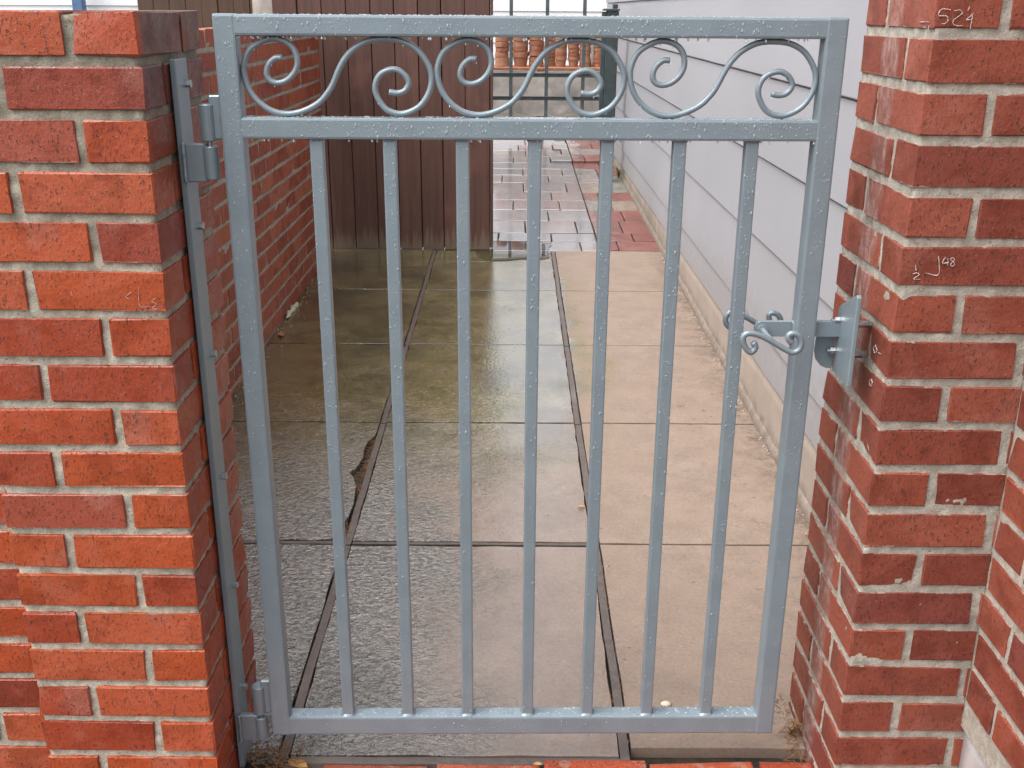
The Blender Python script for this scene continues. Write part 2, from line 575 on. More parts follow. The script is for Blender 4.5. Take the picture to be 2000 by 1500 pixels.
def foundation_mat():
    t = NT('tan_foundation')
    P = t.sep(t.pos)
    n = t.noise(t.pos, 6, 6, 0.65)
    c = t.mix(t.rng(n, 0.3, 0.7), (0.385, 0.315, 0.262), (0.46, 0.385, 0.325))
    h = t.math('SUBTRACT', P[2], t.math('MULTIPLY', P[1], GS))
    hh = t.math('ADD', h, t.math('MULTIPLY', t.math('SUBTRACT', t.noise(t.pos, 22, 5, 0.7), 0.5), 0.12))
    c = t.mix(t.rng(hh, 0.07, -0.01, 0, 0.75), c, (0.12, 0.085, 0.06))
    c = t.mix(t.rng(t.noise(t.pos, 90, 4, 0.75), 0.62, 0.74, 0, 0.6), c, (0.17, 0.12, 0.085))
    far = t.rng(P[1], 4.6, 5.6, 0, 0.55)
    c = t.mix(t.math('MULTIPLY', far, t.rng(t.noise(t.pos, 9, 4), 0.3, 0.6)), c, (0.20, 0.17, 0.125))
    return t.done(c, 0.75, t.bump(t.noise(t.pos, 130, 4), 0.35, 0.002))


M = {}
M['brick_left'] = brick_mat('brick_orange_red', [(0, (0.41, 0.066, 0.019)), (0.2, (0.45, 0.079, 0.023)), (0.40, (0.35, 0.054, 0.020)), (0.55, (0.46, 0.092, 0.036)), (0.74, (0.30, 0.050, 0.024)), (0.80, (0.42, 0.088, 0.044)), (0.92, (0.36, 0.074, 0.040))], 0.42, 0.30, 0.75)
M['brick_right'] = brick_mat('brick_deep_red', [(0, (0.26, 0.056, 0.030)), (0.3, (0.30, 0.068, 0.036)), (0.55, (0.235, 0.050, 0.029)), (0.72, (0.31, 0.075, 0.042)), (0.9, (0.215, 0.045, 0.029))], 0.58, 0.7, 0, True, 0.22)
M['brick_wall'] = brick_mat('brick_passage', [(0, (0.43, 0.098, 0.048)), (0.35, (0.49, 0.120, 0.060)), (0.6, (0.37, 0.082, 0.046)), (0.85, (0.50, 0.145, 0.080))], 0.5, 0.4)
M['mortar_left'] = mortar_mat('mortar_grey', (0.66, 0.59, 0.485), (0.40, 0.35, 0.275), 0.5)
M['mortar_right'] = mortar_mat('mortar_pale', (0.55, 0.505, 0.43), (0.37, 0.33, 0.275))
M['slab'] = slab_mat()
M['paint'] = paint_mat()
M['drop'] = drop_mat()
M['bright_drop'] = drop_mat('hanging_drop', 0.5)
M['film'] = film_mat('rain_film', 1.8)
M['thin_film'] = film_mat('thin_rain_film', 1.16)
M['strip'] = wood_mat('divider_wood', (0.105, 0.085, 0.075), (0.17, 0.135, 0.115), rough=0.3)
M['soil'] = simple('joint_soil_and_light_block', (0.035, 0.027, 0.018), 0.8, 0.5, 40, 0.8, 150, 0.004, use_local=False)
M['ground'] = simple('packed_earth', (0.10, 0.085, 0.065), 0.85, 0.3, 6, 0.6, 40, 0.01, use_local=False)
M['door_wood'] = wood_mat('brown_door_boards', (0.095, 0.040, 0.028), (0.150, 0.067, 0.048), foot=0.16)
M['fence_wood'] = wood_mat('brown_fence_boards', (0.085, 0.042, 0.022), (0.13, 0.065, 0.035))
M['paver'] = paver_mat('wet_grey_paver', [(0.0, (0.30, 0.275, 0.285)), (0.25, (0.33, 0.285, 0.285)), (0.5, (0.27, 0.26, 0.275)), (0.75, (0.33, 0.27, 0.26))])
M['paver_red'] = paver_mat('wet_red_paver', [(0.0, (0.27, 0.105, 0.085)), (0.3, (0.26, 0.25, 0.215)), (0.5, (0.34, 0.27, 0.225)), (0.72, (0.25, 0.09, 0.075)), (0.88, (0.30, 0.255, 0.245))])
M['siding'] = siding_mat('lavender_grey_siding', (0.418, 0.420, 0.448))
M['white_siding'] = siding_mat('white_siding', (0.84, 0.84, 0.85), 1.0)
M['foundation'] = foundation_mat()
M['bolt'] = simple('zinc_bolt', (0.55, 0.57, 0.58), 0.25, 0.1, 60, 0.1, metal=0.85)
M['chalk'] = simple('chalk', (0.60, 0.48, 0.45), 0.9, 0.2, 300)
M['green_metal'] = simple('dark_green_grey_paint', (0.055, 0.075, 0.078), 0.35, 0.2, 20)
M['fence_metal'] = simple('grey_green_fence_paint', (0.115, 0.140, 0.142), 0.35, 0.2, 20)
M['blue'] = simple('blue_post_paint', (0.10, 0.19, 0.36), 0.4, 0.12, 20)
M['plaster'] = simple('pale_stone', (0.46, 0.40, 0.36), 0.7, 0.15, 14, 0.4)
M['tarp'] = simple('pale_tarpaulin', (0.44, 0.40, 0.36), 0.55, 0.25, 7, 0.3, 30, 0.004)
M['terra'] = None
M['needle'] = simple('dead_needles', (0.25, 0.115, 0.035), 0.7, 0.4, 90)
M['leaf'] = simple('fallen_leaf', (0.42, 0.22, 0.07), 0.6, 0.35, 60)
M['green'] = simple('weed_green', (0.10, 0.12, 0.025), 0.55, 0.4, 60)
M['shell'] = simple('shell_white', (0.70, 0.62, 0.47), 0.4, 0.15, 80)
M['conc'] = simple('grey_footing', (0.48, 0.45, 0.44), 0.75, 0.15, 18, 0.4)


def terra_mat():
    t = NT('terracotta')
    c = t.ramp(t.rand, [(0, (0.44, 0.17, 0.085)), (0.25, (0.50, 0.215, 0.115)), (0.45, (0.42, 0.14, 0.075)), (0.65, (0.52, 0.26, 0.16)), (0.85, (0.47, 0.20, 0.07))], 'CONSTANT')
    c = t.mix(t.rng(t.noise(t.local(), 18, 5), 0.45, 0.75, 0, 0.6), c, (0.50, 0.36, 0.27))
    return t.done(c, 0.75, t.bump(t.noise(t.pos, 90, 3), 0.2, 0.002))


M['terra'] = terra_mat()

# ------------------------------------------------------------------ the setting: ground
mb = MB()
ys = [-30, -4, 0, 1.5, 3, 6, 9, 11, 14, 30, 120]
xs = [-60, -8, -2, 0, 2, 8, 60]
for y in ys:
    for x in xs:
        mb.v.append((x, y, G(y) - 0.06))
for j in range(len(ys) - 1):
    for i in range(len(xs) - 1):
        a = j * len(xs) + i
        mb.f.append((a, a + 1, a + 1 + len(xs), a + len(xs)))
tag(solo('ground', mb, M['ground']), 'packed earth ground under and around the paved passage', kind='structure')

# slab paving: three columns of concrete slabs with dividers
slabs = tag(link('slab_paving', None, None, (0, 1.53, 0)), 'pinkish wet concrete slab paving behind the gate', kind='structure')
mb = MB().add([(-0.96, 1.50, G(1.50) - 0.022), (0.79, 1.50, G(1.50) - 0.022), (0.79, 5.40, G(5.40) - 0.022), (-0.96, 5.40, G(5.40) - 0.022)], [(0, 1, 2, 3)])
part('joint_bed', mb, M['soil'], slabs)
Y0, DY = 1.5364, 0.7624


def edge(a, b, n, amp, rnd, keep=True):
    out = []
    for i in range(n):
        t = i / n
        j = 0 if i == 0 and keep else amp
        out.append((a[0] + (b[0] - a[0]) * t + rnd.uniform(-j, j), a[1] + (b[1] - a[1]) * t + rnd.uniform(-j, j)))
    return out


def slab(poly, parent, mat, name='slab', tilt=0.0, drop=0.0, th=0.038):
    cx = sum(p[0] for p in poly) / len(poly)
    cy = sum(p[1] for p in poly) / len(poly)
    n = len(poly)
    mb = MB()
    ins = []
    for p in poly:
        d = Vector((cx - p[0], cy - p[1])).normalized() * 0.0006
        ins.append((p[0] + d.x, p[1] + d.y))
    for p, dz in [(q, 0.0) for q in ins] + [(q, -0.0009) for q in poly] + [(q, -th) for q in poly]:
        mb.v.append((p[0] - cx, p[1] - cy, GS * (p[1] - cy) + dz + tilt * (p[0] - cx)))
    mb.f.append(tuple(range(n)))
    for r_ in (0, 1):
        for i in range(n):
            k = (i + 1) % n
            mb.f.append((r_ * n + i, (r_ + 1) * n + i, (r_ + 1) * n + k, r_ * n + k))
    o = link(name, mb.mesh(name, mat), parent)
    o.location = Vector((cx, cy, G(cy) - drop)) - parent.location
    return o


SX = [(-0.940, -0.4165), (-0.3935, 0.1965), (0.2205, 0.768)]
for c, (xa, xb) in enumerate(SX):
    for r in range(5):
        ya, yb = Y0 + DY * r + 0.0045, Y0 + DY * (r + 1) - 0.0045
        if r == 1 and c < 2:
            ya += 0.008
        if r == 0 and c < 2:
            yb -= 0.008
        if c == 2 and r == 0:
            ya += 0.02
        amp = 0.0022 if c < 2 else 0.0012
        P = edge((xa, ya), (xb, ya), 10, amp, R) + edge((xb, ya), (xb, yb), 14, amp, R) + edge((xb, yb), (xa, yb), 10, amp, R) + edge((xa, yb), (xa, ya), 14, amp, R)
        if c == 0 and r == 1:                                # the slab with the broken edge
            P = edge((xa, ya), (xb - 0.03, ya), 10, 0.006, R) + [(xb - 0.030, ya + 0.01), (xb - 0.024, ya + 0.05), (xb - 0.006, ya + 0.12), (xb - 0.003, ya + 0.2), (xb - 0.012, ya + 0.30), (xb - 0.028, ya + 0.36),
                (xb - 0.042, ya + 0.385), (xb - 0.026, ya + 0.42), (xb - 0.017, ya + 0.49), (xb - 0.022, ya + 0.54), (xb - 0.018, ya + 0.60), (xb - 0.002, ya + 0.64), (xb, ya + 0.70)] + edge((xb, yb), (xa, yb), 10, amp, R) + edge((xa, yb), (xa, ya), 14, amp, R)
        if c == 1 and r == 4:
            P2 = edge((xa, 5.12), (xb, 5.10), 8, amp, R) + edge((xb, 5.10), (xb, yb), 5, amp, R) + edge((xb, yb), (xa, yb), 8, amp, R) + edge((xa, yb), (xa, 5.12), 5, amp, R)
            slab(P2, slabs, M['slab'], drop=0.004)
            P = edge((xa, ya), (xb, ya), 10, amp, R) + edge((xb, ya), (xb, 5.092), 10, amp, R) + edge((xb, 5.092), (xa, 5.112), 10, amp, R) + edge((xa, 5.112), (xa, ya), 10, amp, R)
        slab(P, slabs, M['slab'], tilt=R.uniform(-0.002, 0.002) if c == 2 else 0, drop=R.uniform(0, 0.003))


def strip(x0, x1, y0, y1, z=-0.003):
    mb = MB()
    n = 8
    wob = [R.uniform(-0.0012, 0.0012) for _ in range(n + 1)]
    for i in range(n + 1):
        t = i / n
        if abs(y1 - y0) > abs(x1 - x0):
            y = y0 + (y1 - y0) * t
            pts = ((x0 + wob[i], y), (x1 + wob[i], y))
        else:
            x = x0 + (x1 - x0) * t
            pts = ((x, y0 + wob[i]), (x, y1 + wob[i]))
        for p in pts:
            mb.v.append((p[0], p[1], G(p[1]) + z))
            mb.v.append((p[0], p[1], G(p[1]) - 0.03))
    for i in range(n):
        a, b = i * 4, i * 4 + 4
        mb.f += [(a, a + 2, b + 2, b), (a, b, b + 1, a + 1), (a + 2, a + 3, b + 3, b + 2)]
    mb.f += [(0, 1, 3, 2), (n * 4, n * 4 + 2, n * 4 + 3, n * 4 + 1)]
    part('divider_strip', mb, M['strip'], slabs)


for xc in (-0.4045, 0.2085):
    for a, b in ((0, 1), (1, 2), (2, 3), (3, 5)):
        strip(xc - 0.0085, xc + 0.0085, Y0 - 0.01 + DY * a + 0.004, Y0 - 0.01 + DY * b - 0.003)
strip(-0.94, -0.41, Y0 + DY - 0.0065, Y0 + DY + 0.0065, -0.001)
strip(-0.392, 0.195, Y0 + DY - 0.0055, Y0 + DY + 0.0055, -0.002)
strip(-0.392, 0.199, Y0 - 0.018, Y0 + 0.000, -0.004)

# brick threshold in front of the slabs
thr = tag(link('brick_threshold', None, None, (0, 1.4, 0)), 'row of red bricks laid flat along the foot of the gate', kind='structure')
mb = MB().add([(-0.9, 0.6, -0.012), (0.75, 0.6, -0.012), (0.75, 1.52, 0.004), (-0.9, 1.52, 0.004)], [(0, 1, 2, 3)])
part('sand_bed', mb, M['soil'], thr)


def brick_mesh(L, Wd, H, mat, k=12, jit=0.0013):
    key = (L, Wd, H, mat.name)
    if key not in BM:
        BM[key] = []
        for i in range(k):
            me = MB().box(-L / 2, L / 2, -Wd / 2, Wd / 2, -H / 2, H / 2).mesh('brick', mat, bevel=0.0014, jit=jit)
            for _ in range(R.choice((0, 1, 2, 3))):          # knocked corners
                sg = [R.choice((-1, 1)) for _ in range(3)]
                ch = R.uniform(0.001, 0.0035)
                for v in me.vertices:
                    if all(v.co[q] * sg[q] > (L, Wd, H)[q] / 2 - 0.004 for q in range(3)):
                        v.co -= Vector(sg) * ch * R.uniform(0.4, 1.0)
            BM[key].append(me)
    return R.choice(BM[key])


BM = {}
for j in range(3):
    for i in range(8):
        x = -0.62 + 0.193 * i + (0.09 if j % 2 else 0) + R.uniform(-0.004, 0.004)
        if j == 0 and i in (0, 1):
            continue
        o = link('brick', brick_mesh(0.182, 0.088, 0.05, M['brick_left']), thr)
        yy = 1.474 - 0.098 * j + (0.012 if i > 3 else 0)
        o.location = Vector((x, yy, 0.0305 - 0.025 + R.uniform(-0.002, 0.001))) - thr.location
        o.rotation_euler = (R.uniform(-0.02, 0.02), R.uniform(-0.015, 0.015), R.uniform(-0.03, 0.03))

# rear paver path
pav = tag(link('paver_path', None, None, (0.3, 5.36, G(5.36))), 'wet mixed brick pavers running to the back fence', kind='structure')
mb = MB().add([(-1.2, 5.352, G(5.352) - 0.016), (0.79, 5.352, G(5.352) - 0.016), (0.79, 10.9, G(10.9) - 0.016), (-1.2, 10.9, G(10.9) - 0.016)], [(0, 1, 2, 3)])
part('joint_bed', mb, M['soil'], pav)
rows = [5.358, 5.56, 5.75, 6.07, 6.38, 6.69, 6.97, 7.33, 7.63, 7.90, 8.18, 8.50, 8.82, 9.14, 9.46, 9.8, 10.2, 10.6]


def paver(xa, xb, ya, yb, dz=0.0):
    g = 0.0036
    cx, cy = (xa + xb) / 2, (ya + yb) / 2
    w, d = (xb - xa) / 2 - g, (yb - ya) / 2 - g
    mb = MB().box(-w, w, -d, d, -0.03, 0)
    me = mb.mesh('paver', M['paver_red' if cx > 0.44 or (cy > 8.6 and R.random() < 0.5) else 'paver'], bevel=0.003, jit=0.0006)
    o = link('paver', me, pav)
    o.location = Vector((cx, cy, G(cy) + dz + R.uniform(-0.002, 0.002))) - pav.location
    o.rotation_euler = (math.atan(GS) + R.gauss(0, 0.0022), R.gauss(0, 0.0022), R.gauss(0, 0.004))


for j in range(len(rows) - 1):
    ya, yb = rows[j], rows[j + 1]
    x = -0.62 + (0.14 if j % 2 else 0)
    while x < 0.42:
        w = R.choice([0.29, 0.40, 0.33, 0.29])
        xe = x + w
        if xe > 0.40:
            xe = 0.4555
        paver(x, xe, ya, yb, 0.018 if (ya > 8.17 and x > 0.2) else (-0.006 if j == 0 else -0.002 if j == 1 else 0.0))
        x = xe
    cut = R.choice([0.0, 0.10, 0.16, 0.2])
    dz = 0.018 if ya > 8.17 else 0.0
    if cut:
        paver(0.4562, 0.4562 + cut, ya, yb, dz)
    paver(0.4562 + cut, 0.772, ya, yb, dz)

# puddle where the pavers meet the slabs
mb = MB()
pp = [(-0.11, 5.13), (-0.03, 5.14), (0.05, 5.17), (0.12, 5.16), (0.185, 5.20), (0.19, 5.30), (0.19, 5.42), (0.21, 5.50), (0.15, 5.53), (0.06, 5.54), (0.0, 5.60), (-0.06, 5.63), (-0.10, 5.60), (-0.16, 5.55), (-0.2, 5.45), (-0.19, 5.3), (-0.16, 5.18)]
pp = [(v.x, v.y) for v in smooth_path([(a, b, 0) for a, b in pp] + [(pp[0][0], pp[0][1], 0)], 4)[:-1]]
zp = G(5.13) + 0.0075
n = len(pp)
cx, cy = 0.0, 5.36
for p in pp:
    mb.v.append((p[0], p[1], min(G(p[1]) + 0.0008, 0.1196)))
for p in pp:
    mb.v.append((cx + (p[0] - cx) * 0.92, cy + (p[1] - cy) * 0.92, 0.1198))
mb.f = [(i, (i + 1) % n, n + (i + 1) % n, n + i) for i in range(n)] + [tuple(range(n, 2 * n))]
tag(solo('puddle', mb, M['film']), 'shallow bright puddle beside the brown wooden door', kind='structure')

# ------------------------------------------------------------------ brick piers and walls
CH = 0.0677
BH, BL, BW, JT = 0.0545, 0.180, 0.0835, 0.013


def put_brick(parent, x, y, z, along, mat, L=BL, Wd=BW):
    o = link('brick', brick_mesh(round(L, 4), Wd, BH, mat), parent)
    o.location = Vector((x, y, z)) - parent.location
    o.rotation_euler = (R.gauss(0, 0.004), R.gauss(0, 0.004), (0 if along == 'x' else pi / 2) + R.gauss(0, 0.005) + R.choice((0, pi)))
    return o


def pier(parent, x0, y0, ztop, n, first_stretcher_at, mat):
    """pinwheel courses of four bricks; first_stretcher_at: list giving, per course, which end the front stretcher sits at"""
    x1, y1 = x0 + BL + JT + BW, y0 + BL + JT + BW
    for i in range(n):
        z = ztop - CH * i - BH / 2
        if first_stretcher_at(i) == 'right':
            put_brick(parent, x1 - BL / 2, y0 + BW / 2, z, 'x', mat)
            put_brick(parent, x1 - BW / 2, y1 - BL / 2, z, 'y', mat)
            put_brick(parent, x0 + BL / 2, y1 - BW / 2, z, 'x', mat)
            put_brick(parent, x0 + BW / 2, y0 + BL / 2, z, 'y', mat)
        else:
            put_brick(parent, x0 + BL / 2, y0 + BW / 2, z, 'x', mat)
            put_brick(parent, x1 - BW / 2, y0 + BL / 2, z, 'y', mat)
            put_brick(parent, x1 - BL / 2, y1 - BW / 2, z, 'x', mat)
            put_brick(parent, x0 + BW / 2, y1 - BL / 2, z, 'y', mat)


PW = BL + JT + BW
# left pier
LX, LY, LTOP = -0.480, 1.400, 1.2888
pl = root('brick_pier', (LX - PW / 2, LY + PW / 2, 0), 'bright orange-red brick pier carrying the gate hinges, left of the gate', 'pier', 'gate piers')
pier(pl, LX - PW, LY, LTOP, 20, lambda i: 'left' if i % 2 == 0 else 'right', M['brick_left'])
ins = 0.0048
part('mortar', gridbox(LX - PW + ins, LX - ins, LY + ins, LY + PW - ins, -0.06, LTOP - 0.004, 0.0075, 0.0026, 3), M['mortar_left'], pl, smooth=True)

# right pier
RX, RY, RTOP = 0.536, 1.410, 1.2614 + CH * 6
pr = root('brick_pier', (RX + PW / 2, RY + PW / 2, 0), 'tall deep-red brick pier with chalk figures, right of the gate', 'pier', 'gate piers')
pier(pr, RX, RY, RTOP, 26, lambda i: 'left' if i % 2 == 0 else 'right', M['brick_right'])
ins = 0.0030
part('mortar', gridbox(RX + ins, RX + PW - ins, RY + ins, RY + PW - ins, -0.06, RTOP - 0.004, 0.0075, 0.0021, 9), M['mortar_right'], pr, smooth=True)

# return wall towards the viewer on the right
WX = 0.729
rw = root('brick_wall', (WX + 0.05, 0.9, 0), 'deep-red brick wall on grey footing, running toward the viewer at the right edge', 'wall')
for i in range(22):
    z = 1.2614 + CH * 4 - CH * i - BH / 2
    if z - BH / 2 < 0.20:
        break
    off = 0.0 if i % 2 else 0.0965
    y = RY - 0.008 - BL / 2 + (0.0 if i % 2 else 0.0965)
    while y > 0.45:
        if y + BL / 2 > RY:
            L = RY - 0.006 - (y - BL / 2)
            put_brick(rw, WX + BW / 2, RY - 0.006 - L / 2, z, 'y', M['brick_right'], L=L)
        else:
            put_brick(rw, WX + BW / 2, y, z, 'y', M['brick_right'])
        y -= BL + JT
part('mortar', gridbox(WX + 0.0032, WX + BW, 0.45, RY + 0.003, 0.205, 1.2614 + CH * 4 - 0.004, 0.010, 0.0013, 5), M['mortar_right'], rw, smooth=True)
part('footing', gridbox(WX + 0.012, WX + BW, 0.45, RY + 0.0035, -0.06, 0.2035, 0.03, 0.001, 8), M['conc'], rw, smooth=True)

# garden wall to the left of the left pier, set back a little
fw = root('brick_wall', (-1.2, 1.5, 0), 'orange-red brick wall set back behind the left pier at the bottom left corner', 'wall')
FY = 1.447
xr = LX - PW - 0.004
for i in range(19):
    z = LTOP - 0.02 - CH * i - BH / 2
    x = xr - (BL / 2 if i % 2 else BW / 2)
    L = BL if i % 2 else BW
    while x > -1.7:
        put_brick(fw, x, FY + BW / 2, z, 'x', M['brick_left'], L=L)
        x -= L / 2 + JT + BL / 2
        L = BL
part('mortar', gridbox(-1.75, xr, FY + 0.005, FY + BW, -0.06, LTOP - 0.024, 0.012, 0.0014, 4), M['mortar_left'], fw, smooth=True)

# long passage wall on the left
PX, PTOP = -0.940, 1.2323
pw = root('brick_wall', (PX - 0.05, 3.5, 0), 'long red-brown brick wall receding along the left side of the passage to the wooden door', 'wall')
rest = MB()
for i in range(18):
    z = PTOP - CH * i - BH / 2
    y = 5.27 - BL / 2 + (0.0965 if i % 2 else 0)
    k = 0
    while y > 1.72:
        L, yc = BL, y
        if y + BL / 2 > 5.28:
            L = BW
            yc = 5.27 - BW / 2
        if y > 2.40:
            put_brick(pw, PX - BW / 2, yc, z, 'y', M['brick_wall'], L=L)
        else:
            rest.box(PX - BW, PX, yc - L / 2, yc + L / 2, z - BH / 2, z + BH / 2)
        y -= BL + JT
tag(part('hidden_course', rest, M['brick_wall'], pw), kind='stuff')
part('mortar', gridbox(PX - BW + 0.01, PX - 0.003, 1.70, 5.268, -0.03, PTOP - 0.004, 0.02, 0.0012, 6), M['mortar_right'], pw, smooth=True)

# chalk figures scratched on the piers
CH_FRONT = [[(0.5541, 1.2965), (0.5418, 1.2975), (0.5398, 1.2901), (0.549, 1.2895), (0.5523, 1.2856), (0.5503, 1.2809), (0.545, 1.2797)], [(0.5588, 1.2955), (0.565, 1.2965), (0.5692, 1.2925), (0.5594, 1.285), (0.561, 1.2787), (0.5715, 1.2776)], [(0.5771, 1.3006), (0.576, 1.2958)], [(0.5816, 1.2915), (0.5759, 1.2848), (0.5842, 1.2863)], [(0.5828, 1.2915), (0.5823, 1.2748)],
            [(0.5541, 0.9659), (0.5566, 0.9583)], [(0.5524, 0.9532), (0.5575, 0.9553), (0.5609, 0.9528), (0.555, 0.9466), (0.5638, 0.9462)], [(0.57, 0.9546), (0.588, 0.9534), (0.5844, 0.9786)], [(0.5944, 0.9774), (0.5914, 0.9694), (0.5999, 0.9704)], [(0.5975, 0.9762), (0.5986, 0.9656)], [(0.6039, 0.9767), (0.6013, 0.9742), (0.6054, 0.9712), (0.6082, 0.9675), (0.6051, 0.9649), (0.6023, 0.9674), (0.6054, 0.9712), (0.6072, 0.9743), (0.6039, 0.9767)]]
CH_SIDE = [[(1.4594, 1.2815), (1.4276, 1.2821)], [(1.4245, 1.2781), (1.4248, 1.2702)], [(1.4676, 0.8315), (1.474, 0.8248), (1.4658, 0.8204), (1.4586, 0.8269), (1.4676, 0.8315)], [(1.4531, 0.8251), (1.4419, 0.8269)], [(1.4681, 0.779), (1.4721, 0.7719), (1.4641, 0.7683), (1.4604, 0.7761), (1.4681, 0.779)]]
CH_LEFT = [[(-0.5159, 0.9294), (-0.5178, 0.9038), (-0.5048, 0.9026)], [(-0.4941, 0.9142), (-0.4999, 0.9103), (-0.4937, 0.9058), (-0.5006, 0.9001), (-0.492, 0.8988)], [(-0.5315, 0.9127), (-0.5347, 0.9165), (-0.5265, 0.923)]]


def chalk(mb, strokes, f, r=0.0006):
    for s in strokes:
        P = smooth_path([f(*p) for p in s], 5)
        mb.tube([p + Vector([R.uniform(-0.0004, 0.0004) for _ in range(3)]) for p in P], [r * R.uniform(0.45, 1.25) for _ in P], 5)


mb = MB()
chalk(mb, CH_FRONT[:5], lambda a, b: (a, RY - 0.0010, b))
part('chalk_writing', mb, M['chalk'], pr)['label'] = 'chalk figures 524'
mb = MB()
chalk(mb, CH_FRONT[5:], lambda a, b: (a, RY - 0.0010, b))
part('chalk_writing', mb, M['chalk'], pr)['label'] = 'chalk figures one half and 48 with a corner mark'
mb = MB()
chalk(mb, CH_SIDE, lambda a, b: (RX - 0.0010, a, b))
part('chalk_writing', mb, M['chalk'], pr)['label'] = 'chalk dash and small circles on the gate side'
mb = MB()
chalk(mb, CH_LEFT, lambda a, b: (a, LY - 0.0008, b), 0.0003)
part('chalk_writing', mb, M['chalk'], pl)['label'] = 'faint chalk letter L'

# ------------------------------------------------------------------ house on the right
HX = 0.778
house = root('house', (2.3, 5.5, 0), 'house with lavender-grey lap siding on tan foundation along the right of the passage', 'house')
part('foundation', gridbox(HX, HX + 0.3, 1.72, 9.25, -0.03, 0.257, 0.06, 0.0016, 2), M['foundation'], house, smooth=True)
mb = MB()
for a in range(24):                                          # mortar fillet at the foot of the foundation
    pass
prof = []
nY = 60
for j in range(nY + 1):
    y = 1.74 + (9.2 - 1.74) * j / nY
    w = 0.012 + 0.006 * noise.noise(Vector((0, y * 6, 0)))
    for q in ((HX + 0.002, 0.03), (HX - w * 0.5, 0.016), (HX - w, 0.0), (HX - w, -0.02)):
        mb.v.append((q[0], y, G(y) + q[1] + 0.003 * noise.noise(Vector((q[0] * 90, y * 17, 1)))))
for j in range(nY):
    for k in range(3):
        a = j * 4 + k
        mb.f.append((a, a + 1, a + 5, a + 4))
part('foundation_fillet', mb, M['foundation'], house, smooth=True)
zs = [0.257, 0.368, 0.624, 0.869, 1.109, 1.353, 1.598, 1.843, 2.088, 2.333, 2.578, 2.823]
for a, b in zip(zs[:-1], zs[1:]):
    mb = MB()
    nn = 40
    for j in range(nn + 1):
        y = 1.70 + (9.3 - 1.70) * j / nn
        w = 0.0012 * noise.noise(Vector((a * 7, y * 2.5, 0)))
        for q in ((HX + 0.004, a + w), (HX - 0.0125, a + 0.0008 + w), (HX - 0.0132, a + 0.003 + w), (HX - 0.0045, b - 0.0062), (HX + 0.004, b - 0.0055)):
            mb.v.append((q[0], y, q[1]))
    for j in range(nn):
        for k in range(4):
            i = j * 5 + k
            mb.f.append((i, i + 5, i + 6, i + 1))
    mb.f += [(0, 1, 2, 3, 4), tuple(nn * 5 + k for k in (4, 3, 2, 1, 0))]
    part('siding_board', mb, M['siding'], house)
part('body', MB().box(HX + 0.0045, 3.9, 1.701, 9.299, 0.258, 2.84), M['siding'], house)
part('roof', MB().prism([(HX - 0.12, 2.841), (3.95, 2.841), (3.95, 2.90), (2.4, 3.6), (HX - 0.12, 2.90)], 1.70, 9.35, 'xz'), M['green_metal'], house)

# ------------------------------------------------------------------ wooden door at the end of the slabs
DYY = 5.352
door = root('wooden_door', (-0.52, DYY + 0.03, G(DYY)), 'tall dark-brown vertical-board wooden door at the end of the slabs', 'door')
bx = [-1.172, -1.052, -0.934, -0.814, -0.697, -0.584, -0.469, -0.356, -0.241, -0.118]
for i in range(len(bx) - 1):
    a, b = bx[i] + 0.0018, bx[i + 1] - 0.0018
    yo = R.uniform(-0.0025, 0.0025)
    mb = MB().box((a - b) / 2, (b - a) / 2, -0.011, 0.011, 0, 1.92)
    o = link('board', mb.mesh('board', M['door_wood'], bevel=0.0025, jit=0.0007), door)
    o.location = Vector(((a + b) / 2, DYY + 0.011 + yo, G(DYY) - 0.006 + R.uniform(0, 0.004))) - door.location
    o.rotation_euler = (0, R.uniform(-0.0012, 0.0012), 0)
part('edge_post', MB().box(-0.1155, -0.104, DYY - 0.004, DYY + 0.06, G(DYY) + 0.01, 2.05), M['door_wood'], door, bevel=0.002)
part('light_block', MB().box(-1.168, -0.1165, DYY + 0.0250, DYY + 0.0265, G(DYY) + 0.006, 1.9), M['soil'], door)  # added dark sheet behind the boards, blocks light through their gaps
for z in (0.35, 1.05, 1.75):
    part('rail', MB().box(-1.16, -0.118, DYY + 0.027, DYY + 0.06, z, z + 0.09), M['door_wood'], door, bevel=0.003)

# ------------------------------------------------------------------ things at the back
post = root('fence_post', (0.64, 7.40, G(7.4)), 'dark green square metal post with flat cap against the siding', 'post')
part('shaft', MB().box(0.612, 0.695, 7.36, 7.44, G(7.4), 1.292), M['green_metal'], post, bevel=0.006)
part('side_tube', MB().box(0.584, 0.6115, 7.37, 7.42, 0.55, 1.288), M['green_metal'], post, bevel=0.003)
part('cap', MB().box(0.590, 0.700, 7.35, 7.45, 1.2925, 1.306), M['green_metal'], post, bevel=0.004)
part('latch_box', MB().box(0.655, 0.688, 7.375, 7.425, 1.3065, 1.335), M['green_metal'], post, bevel=0.003)

fence = root('metal_fence', (0.28, 9.30, G(9.3)), 'grey-green metal bar fence crossing the back of the passage', 'fence')
for x in (-0.635, -0.331, -0.027, 0.277, 0.590):
    part('bar', MB().box(x - 0.015, x + 0.015, 9.285, 9.315, G(9.3) + 0.06, 1.62), M['fence_metal'], fence, bevel=0.003)
for z in (0.580, 0.772):
    part('rail', MB().box(-0.70, 0.765, 9.281, 9.284, z - 0.017, z + 0.017).box(-0.70, 0.765, 9.2845, 9.262, z + 0.013, z + 0.017), M['fence_metal'], fence)
part('rail', MB().box(-0.70, 0.765, 9.283, 9.317, 1.6205, 1.655), M['fence_metal'], fence, bevel=0.003)

